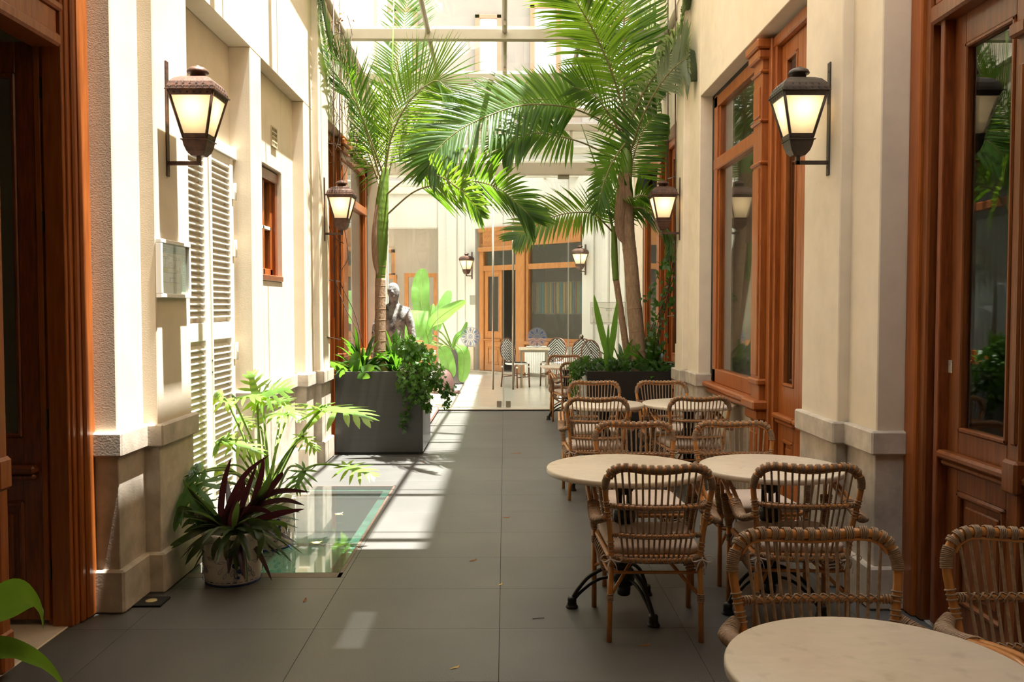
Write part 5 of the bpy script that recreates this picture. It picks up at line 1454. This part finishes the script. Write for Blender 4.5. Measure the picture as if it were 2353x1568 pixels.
lv = [((521,922,5.35),(452,900,5.25),(-.1,-.45,1),PH), ((535,915,5.6),(590,905,5.45),(0,-.3,1),PH), ((589,917,5.5),(575,858,5.6),(.1,-1,.2),PH), ((592,915,5.5),(652,892,5.4),(-.3,-.7,.6),PH), ((603,930,5.7),(655,917,5.6),(0,-.5,1),PH),
      ((742,936,5.5),(838,950,5.25),(.1,-.35,1),PH), ((737,938,5.5),(695,925,5.3),(0,-.3,1),PH), ((663,950,5.8),(600,957,5.7),(0,-.3,1),PH), ((694,1003,5.4),(722,1030,5.25),(.2,-.5,1),PH),
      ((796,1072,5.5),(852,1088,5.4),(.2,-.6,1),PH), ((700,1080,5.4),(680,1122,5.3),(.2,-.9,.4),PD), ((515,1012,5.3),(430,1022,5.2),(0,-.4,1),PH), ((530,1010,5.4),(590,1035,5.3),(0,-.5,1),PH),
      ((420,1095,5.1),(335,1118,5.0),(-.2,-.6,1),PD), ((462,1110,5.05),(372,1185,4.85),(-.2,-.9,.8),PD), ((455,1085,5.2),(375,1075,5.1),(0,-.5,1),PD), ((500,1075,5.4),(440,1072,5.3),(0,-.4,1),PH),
      ((600,985,5.7),(570,965,5.6),(0,-.4,1),PH), ((540,960,5.8),(575,975,5.7),(0,-.4,1),PH), ((440,1150,5.0),(470,1185,4.9),(0,-.9,.5),PD), ((650,930,6.0),(690,955,5.9),(0,-.4,1),PH)]
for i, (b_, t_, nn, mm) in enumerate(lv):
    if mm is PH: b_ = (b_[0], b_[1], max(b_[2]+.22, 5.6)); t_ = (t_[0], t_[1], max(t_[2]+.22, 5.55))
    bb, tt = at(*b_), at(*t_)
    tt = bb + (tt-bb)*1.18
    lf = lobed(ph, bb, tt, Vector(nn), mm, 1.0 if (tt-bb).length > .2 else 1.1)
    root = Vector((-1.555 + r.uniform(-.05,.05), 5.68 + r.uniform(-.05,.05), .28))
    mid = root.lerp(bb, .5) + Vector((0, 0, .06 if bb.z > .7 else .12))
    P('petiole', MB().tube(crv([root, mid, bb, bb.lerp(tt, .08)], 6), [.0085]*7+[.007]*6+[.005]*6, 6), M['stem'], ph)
# dark foreground plant at the lower left edge
pp = empty('peace_lily', (-1.72, 2.35, 0), 'glossy green leafy plant peeking in at the lower left corner', 'plant')
P('pot', MB().lathe([(.13,0),(.15,.02),(.18,.30),(.19,.31),(.18,.32),(.165,.30),(0,.28)], 24, (-1.72,2.35,0)), M['terracotta'], pp)
for px, w_ in (([(-60,1440,2.3),(-10,1410,2.25),(50,1378,2.2),(85,1400,2.15),(98,1442,2.12)], .066), ([(-60,1520,2.2),(0,1500,2.15),(60,1510,2.1),(110,1540,2.08),(150,1585,2.05)], .06)):
    path = crv([at(*p) for p in px], 6)
    P('lily_leaf', MB().leaf(path, Vector((.4,-.75,.7)), w_, .15), M['leaf_lily'], pp)
    P('leaf_stalk', MB().tube(crv([(-1.72,2.35,.29), path[0].lerp(Vector((-1.72,2.35,.3)),.5)+Vector((0,0,.1)), path[0]], 5), .006, 6), M['stem'], pp)
for k in range(9):
    a = 2.2 + k*.5; e = Vector((-1.72 + cos(a)*.18, 2.35 + sin(a)*.18, .62)); f_ = Vector((-1.72 + cos(a)*.34, 2.35 + sin(a)*.34, .60))
    if f_.x > -1.60: continue
    P('lily_leaf', MB().leaf(crv([(-1.72,2.35,.29), e, f_], 5), Vector((-sin(a), cos(a), 0)), .055, .2), M['leaf_lily'], pp)
# ================================================================== SMALL THINGS
# framed evacuation plan on the near left pilaster
A = at(362, 686, 4.80); Bq = at(430, 566, 5.185)
xf_ = -1.892
ya, yb = 4.745, 5.19; zl_, zh_ = at(362, 684, 4.75).z, at(362, 548, 4.75).z
fp = empty('framed_plan', (xf_, (ya+yb)/2, zl_), 'white framed floor plan with green header on the near left pilaster', 'framed plan')
for q in ((ya, yb, zl_, zl_+.022), (ya, yb, zh_-.022, zh_), (ya, ya+.022, zl_+.022, zh_-.022), (yb-.022, yb, zl_+.022, zh_-.022)):
    B('picture_frame', xf_-.0, xf_+.032, *q, M['white'], fp, b=.003)
B('print', xf_+.001, xf_+.012, ya+.02, yb-.02, zl_+.02, zh_-.02, M['paper'], fp, b=0)
X1 = xf_+.0125
W_, H_ = (yb-ya-.04), (zh_-zl_-.04)
def ink(n, u0, u1, v0, v1, m, e=0.0): return MB().box(X1+e, X1+e+.0006, ya+.02+u0*W_, ya+.02+u1*W_, zl_+.02+v0*H_, zl_+.02+v1*H_)
P('header_band', ink('', 0, .97, .845, .945, 0), M['green_ink'], fp); P('header_band', ink('', 0, .97, .82, .84, 0), M['green_ink'], fp)
mb = MB()
for (u, v) in ((.06,.905), (.06,.875), (.68,.91), (.68,.88), (.68,.86)):
    n = 8 if u < .1 else 7
    for i in range(n):
        if i == 4 and v < .88: continue
        q = ink('', u+i*.04, u+i*.04+.028, v, v+(.026 if (u < .1 and v > .9) else .008), 0, .0007); mb.add(q.v, q.f)
P('header_text', mb, M['paper'], fp, kind='stuff')
mb = MB()
for (u0, v0, u1, v1) in ((.05,.74,.34,.735),(.34,.77,.75,.73),(.05,.52,.05,.74),(.10,.53,.50,.525),(.05,.43,.60,.425),(.03,.24,.75,.235),(.34,.54,.34,.63),(.34,.63,.44,.63),(.55,.52,.60,.70),(.66,.56,.66,.72),(.50,.70,.74,.70),
                         (.66,.475,.74,.47),(.60,.43,.66,.50),(.05,.25,.05,.42),(.36,.25,.36,.33),(.50,.25,.50,.43),(.34,.325,.56,.33),(.22,.54,.22,.72),(.18,.70,.34,.70),(.74,.47,.74,.56),(.40,.58,.46,.585),(.30,.74,.30,.79),(.30,.79,.45,.785)):
    p0 = Vector((X1, ya+.02+u0*W_, zl_+.02+v0*H_)); p1 = Vector((X1, ya+.02+u1*W_, zl_+.02+v1*H_))
    mb.tube([p0, p1], .0011, 4)
P('plan_drawing', mb, M['black_ink'], fp, kind='stuff')
P('highlight_mark', ink('', .05, .30, .455, .515, 0), M['yellow_ink'], fp); P('highlight_mark', ink('', .33, .45, .185, .225, 0), M['yellow_ink'], fp)
P('legend_strip', ink('', .82, .96, .45, .80, 0), M['mint_ink'], fp); P('legend_strip', ink('', .78, .96, .06, .43, 0), M['mint_ink'], fp)
mb = MB()
for i in range(9):
    q = ink('', .83, .92, .10+i*.035, .12+i*.035, 0, .0007); mb.add(q.v, q.f)
for i in range(4):
    q = ink('', .85, .90, .50+i*.075, .53+i*.075, 0, .0007); mb.add(q.v, q.f)
P('legend_text', mb, M['paper'], fp, kind='stuff')
B('cover_glass', xf_+.016, xf_+.018, ya+.02, yb-.02, zl_+.02, zh_-.02, M['glass'], fp, b=0)

# loudspeaker on the right, beside the far window
sp = empty('loudspeaker', at(1477, 437, 12.2), 'small black wall loudspeaker high beside the right far window', 'speaker')
c = at(1477, 412, 12.15)
P('speaker_box', MB().box(c.x-.07, c.x+.07, c.y-.08, c.y+.08, c.z-.15, c.z+.16, .03), mat('speaker_black', (.03,.035,.045), .5), sp)
P('speaker_grille', MB().box(c.x-.06, c.x+.06, c.y-.086, c.y-.078, c.z-.13, c.z+.14, .003), mat('speaker_grille', (.05,.06,.07), .7), sp)
P('speaker_bracket', MB().box(c.x, 1.97, c.y+.02, c.y+.06, c.z-.02, c.z+.02), M['black'], sp)

# blue rosette stickers on the glass doors
def decal(px, py, label):
    c = at(px, py, YP-.012); R_ = 23/2000*YP
    t = empty('glass_sticker', (c.x, YP-.008, c.z-R_), label, 'sticker')
    def disc(r0, r1, a0, a1, n, y):
        vs = []; 
        for i in range(n+1):
            a = a0+(a1-a0)*i/n
            vs += [(c.x+r0*cos(a), y, c.z+r0*sin(a)), (c.x+r1*cos(a), y, c.z+r1*sin(a))]
        return vs, [(2*i, 2*i+1, 2*i+3, 2*i+2) for i in range(n)]
    pale = STK1; blue = STK2
    m = MB().add(*disc(0.001, R_, 0, 2*pi, 40, YP-.0085)); P('sticker_film', m, pale, t)
    m = MB()
    for r0, r1 in ((R_*.93, R_*.96), (R_*.40, R_*.44), (R_*.22, R_*.26)): m.add(*disc(r0, r1, 0, 2*pi, 36, YP-.0092))
    for k in range(8):
        a = k*pi/4
        for (rc, la, lb) in ((.68, .20, .11),):
            cc = Vector((c.x + R_*rc*cos(a), YP-.0092, c.z + R_*rc*sin(a)))
            u = Vector((cos(a),0,sin(a))); v = Vector((-sin(a),0,cos(a)))
            vs = [cc + u*R_*la*cos(q*pi/6) + v*R_*lb*sin(q*pi/6) for q in range(12)]
            m.add(vs, [tuple(range(12))])
        for dk in (.36, .42):
            a2 = a+dk; m.tube([Vector((c.x+R_*.48*cos(a2), YP-.0092, c.z+R_*.48*sin(a2))), Vector((c.x+R_*.9*cos(a2), YP-.0092, c.z+R_*.9*sin(a2)))], R_*.012, 4)
        m.tube([Vector((c.x+R_*.05*cos(a), YP-.0092, c.z+R_*.05*sin(a))), Vector((c.x+R_*.2*cos(a), YP-.0092, c.z+R_*.2*sin(a)))], R_*.02, 4)
    P('sticker_print', m, blue, t, kind='stuff')
def film(name, col, k):
    m = bpy.data.materials.new(name); m.use_nodes = True
    N = m.node_tree.nodes; L = m.node_tree.links
    N['Principled BSDF'].inputs['Base Color'].default_value = (*col, 1); N['Principled BSDF'].inputs['Roughness'].default_value = .5
    t = N.new('ShaderNodeBsdfTransparent'); x = N.new('ShaderNodeMixShader'); x.inputs[0].default_value = k
    L.new(t.outputs[0], x.inputs[1]); L.new(N['Principled BSDF'].outputs[0], x.inputs[2]); L.new(x.outputs[0], N['Material Output'].inputs[0])
    return m
STK1 = film('pale_sticker_film', (.62,.72,.86), .38); STK2 = film('blue_sticker_print', (.10,.20,.55), .6)
decal(1081, 774, 'round blue rosette sticker on the left glass door leaf')
decal(1234, 776, 'round blue rosette sticker on the right glass door leaf')
# transparent plan sheet on the right fixed pane
t = empty('plan_sheet', at(1396, 745, YP), 'clear sheet with a thin drawn plan behind the sword-leaved plant', 'plan sheet')
A = at(1357, 745, YP-.01); Bq = at(1437, 695, YP-.01)
B('sheet', A.x, Bq.x, YP-.012, YP-.010, A.z, Bq.z, film('plan_film', (.80,.84,.74), .32), t, b=0)
m = MB()
def ln(u0, v0, u1, v1, q=.0016):
    m.tube([Vector((A.x+(Bq.x-A.x)*u0, YP-.014, A.z+(Bq.z-A.z)*v0)), Vector((A.x+(Bq.x-A.x)*u1, YP-.014, A.z+(Bq.z-A.z)*v1))], q, 4)
for q in ((0,0,1,0),(0,1,1,1),(0,0,0,1),(1,0,1,1),(.02,.75,.25,.76),(.25,.76,.5,.72),(.5,.72,.98,.75),(.02,.06,.98,.08),(.1,.06,.1,.3),(.45,.62,.6,.62),(.45,.70,.6,.70),(.45,.62,.45,.7),(.6,.62,.6,.7),(.3,.4,.33,.43),(.5,.4,.53,.43),(.7,.3,.7,.7),(.05,.4,.05,.7)): ln(*q)
P('sheet_drawing', m, M['black_ink'], t, kind='stuff')
# wall plate
c = at(1086, 690, 20.7); p = MW.inverted() @ c
LBx = empty('wall_plaque', MW @ Vector((wx(1087), 0, c.z-.1)), 'small grey square plaque on the white wall below the far left lantern', 'plaque')
LB('plaque_face', MW, wx(1080.5), wx(1093), 0, .012, c.z-.1, c.z+.1, mat('plaque_grey', (.28,.28,.24), .5), LBx)
LB('plaque_rim', MW, wx(1080), wx(1093.5), 0, .008, c.z-.108, c.z+.108, M['steel'], LBx)
# globe finial on a thin rod
t = empty('garden_stake', at(1337, 840, 10.2), 'thin dark stake with a small silver ball among the ivy', 'garden stake')
c = at(1336, 774, 10.1)
P('stake_rod', MB().tube([c, at(1385, 850, 9.9)], .005, 6), M['twig'], t)
P('silver_ball', MB().lathe([(.001,-.026)] + [(.026*sin(a), -.026*cos(a)) for a in [i*pi/10 for i in range(1, 10)]] + [(.001,.026)], 16, c), M['steel'], t)

# ---- bistro set beyond the glass
def bistro_chair():
    t = empty('bistro_chair', (0,0,0), 'x', 'chair')
    db = M['bamboo_dark']
    for s in (-1, 1):
        P('leg', MB().tube([(s*.17,.19,0),(s*.165,.17,.45)], .015, 8), db, t)
        P('leg', MB().tube([(s*.17,-.24,0),(s*.165,-.19,.45),(s*.10,-.21,.52)], .015, 8), db, t)
        P('stretcher', MB().tube([(s*.167,.18,.24),(s*.167,-.21,.24)], .009, 6), db, t)
    P('stretcher', MB().tube([(-.167,.18,.2),(.167,.18,.2)], .009, 6).tube([(-.167,-.215,.2),(.167,-.215,.2)], .009, 6), db, t, kind='stuff')
    P('leg_band', MB().lathe([(.019,0),(.019,.03)], 8, (.168,.18,.38)).lathe([(.019,0),(.019,.03)], 8, (-.168,.18,.38)).lathe([(.019,0),(.019,.03)], 8, (.168,-.205,.38)).lathe([(.019,0),(.019,.03)], 8, (-.168,-.205,.38)), M['white_band'], t, kind='stuff')
    P('seat', MB().lathe([(0,.44),(.20,.44),(.22,.45),(.22,.465),(.20,.475),(0,.475)], 28, (0,0,0), 1, .98), M['white_band'], t)
    ov = [(0.205*sin(a), -.215-.045*max(0, cos(a)+.2), .70-.225*cos(a+pi)) for a in [2*pi*k/32 for k in range(32)]]
    def yb_(z): return -.20 - (z-.47)*.12
    P('back_rim', MB().tube([Vector((.205*sin(a), yb_(.70+.23*cos(a)), .70+.23*cos(a))) for a in [2*pi*k/32 for k in range(32)]], .014, 8, closed=True), db, t)
    P('back_panel', MB().add([Vector((.20*sin(a), yb_(.70+.225*cos(a))-.003, .70+.225*cos(a))) for a in [2*pi*k/32 for k in range(32)]] + [Vector((.20*sin(a), yb_(.70+.225*cos(a))+.003, .70+.225*cos(a))) for a in [2*pi*k/32 for k in range(32)]], [tuple(range(32)), tuple(range(32,64))[::-1]]), M['white_band'], t)
    m = MB()
    for k in range(-6, 9):            # chevron bands
        z0 = .70 + k*.052
        for s in (-1, 1):
            prev = None
            seg = []
            for i in range(17):
                x = i*.0125; z = z0 - x*.95
                if (x/.196)**2 + ((z-.70)/.22)**2 < 1: seg.append((s*x, z))
            if len(seg) > 1:
                for sy in (-.007, .007):
                    (xa, za), (xb, zb) = seg[0], seg[-1]
                    m.add([(xa, yb_(za)+sy, za-.0135), (xb, yb_(zb)+sy, zb-.0135), (xb, yb_(zb)+sy, zb+.0135), (xa, yb_(za)+sy, za+.0135)], [(0,1,2,3)])
    P('chevron_band', m, M['black_band'], t, kind='stuff')
    m = MB()
    for k in range(-5, 6):
        h = sqrt(max(0, .2**2 - (k*.036)**2))
        if h > .03: m.box(k*.036-.008, k*.036+.008, -h, h, .4755, .4775)
    P('seat_band', m, M['black_band'], t, kind='stuff')
    return t
bc = bistro_chair()
def pb_(x, y, rz, label, first=False):
    o = bc if first else copy_tree(bc)
    o.location = (x, y, .018); o.rotation_euler = (0,0,rz); o['label'] = label; o['group'] = 'black and white woven bistro chairs beyond the glass'
pb_(.22, 16.75, -2.35, 'black and white chevron bistro chair behind the right door handle, left of the metal table', True)
pb_(.93, 17.05, pi-.45, 'black and white chevron bistro chair just right of the metal table')
pb_(1.45, 16.55, pi-.25, 'black and white chevron bistro chair left of the silver ball stake')
pb_(1.70, 15.9, pi+.5, 'black and white chevron bistro chair half hidden behind the black planter leaves')
t = empty('metal_table', (.55, 16.85, .018), 'square metal table with thin white marble top beyond the glass doors', 'table')
P('tabletop', MB().box(.27, .86, 16.55, 17.15, .745, .775, .004), M['marble'], t); P('table_apron', MB().box(.30, .83, 16.58, 17.12, .70, .745), M['steel'], t)
for (x, y) in ((.32,16.6),(.81,16.6),(.32,17.1),(.81,17.1)): P('leg', MB().box(x-.018, x+.018, y-.018, y+.018, .018, .70), M['steel'], t)
t = empty('white_tray', (.62, 16.85, .793), 'low white ribbed tray on the metal table beyond the glass', 'tray')
P('tray_body', MB().box(.42, .80, 16.75, 16.95, .775, .80, .006), M['white'], t); P('tray_rim', MB().box(.415, .805, 16.745, 16.955, .797, .805, .002), M['white'], t)

# ---- floor uplights and fallen leaves
for (px, py, lb) in ((348, 1386, 'square black floor uplight at the foot of the near left pilaster'), (742, 1056, 'square black floor uplight at the foot of the pilaster beside the charcoal planter')):
    d_ = ray(px, py); k = HC/-d_.z; c = Vector((0,0,HC)) + d_*k
    t = empty('floor_uplight', (c.x, c.y, 0), lb, 'floor light')
    P('light_plate', MB().box(c.x-.075, c.x+.075, c.y-.07, c.y+.07, 0, .012, .003), M['black'], t)
    P('light_lens', MB().lathe([(.03,0),(.03,.015),(.022,.017),(0,.017)], 16, (c.x, c.y, 0)), mat('amber_lens', (.6,.5,.25), .15), t)
fl_ = [(1185,1043,.055,.2,'brown curled fallen leaf on the floor, farthest from the camera',0), (1163,1190,.03,-.3,'small tan fallen leaf on the paving in mid passage',0), (1087,1289,.026,.6,'small orange fallen leaf on the paving right of the glass floor',0),
       (700,1382,.022,1.5,'tiny red-brown leaf on the paving right of the front pot',0), (1045,1536,.022,.5,'tiny yellow leaf scrap on the near paving',0), (727,1248,.04,.1,'larger yellow leaf scrap lying on the glass floor',.003), (779,1182,.03,.3,'small yellow leaf scrap on the glass floor, farther back',.003),
       (1480,1484,.028,.2,'small dark red leaf on the floor under the near chair',0), (1149,1345,.018,.9,'tiny yellow leaf scrap on the slab joint in mid floor',0), (970,1063,.02,1.2,'tiny red leaf just right of the charcoal planter foot',0)]
for (px, py, s_, a_, lb, zz) in fl_:
    d_ = ray(px, py); k = HC/-d_.z; c = Vector((0,0,HC)) + d_*k
    u = Vector((cos(a_), sin(a_), 0))
    pts = [c - u*s_ + Vector((0,0,.003+zz)), c + Vector((0,0,.006+zz)), c + u*s_*.6 + Vector((0,0,.005+zz)), c + u*s_ + Vector((0,0,.012+zz))]
    o = P('fallen_leaf', MB().leaf(crv(pts, 3), Vector((-u.y, u.x, 0)), s_*.34, .5), M['dry_leaf'] if 'yellow' not in lb else mat('yellow_dry_leaf', (.62,.48,.16), .7))
    tag(o, lb, 'leaf', 'fallen leaves on the floor')
d_ = ray(1237, 1423); k = HC/-d_.z; c = Vector((0,0,HC)) + d_*k
tag(P('twig', MB().tube([c+Vector((-.03,-.004,.003)), c+Vector((0,0,.004)), c+Vector((.03,.006,.003))], .0018, 5), M['twig']), 'thin dark twig lying on the near floor left of the chair', 'twig')
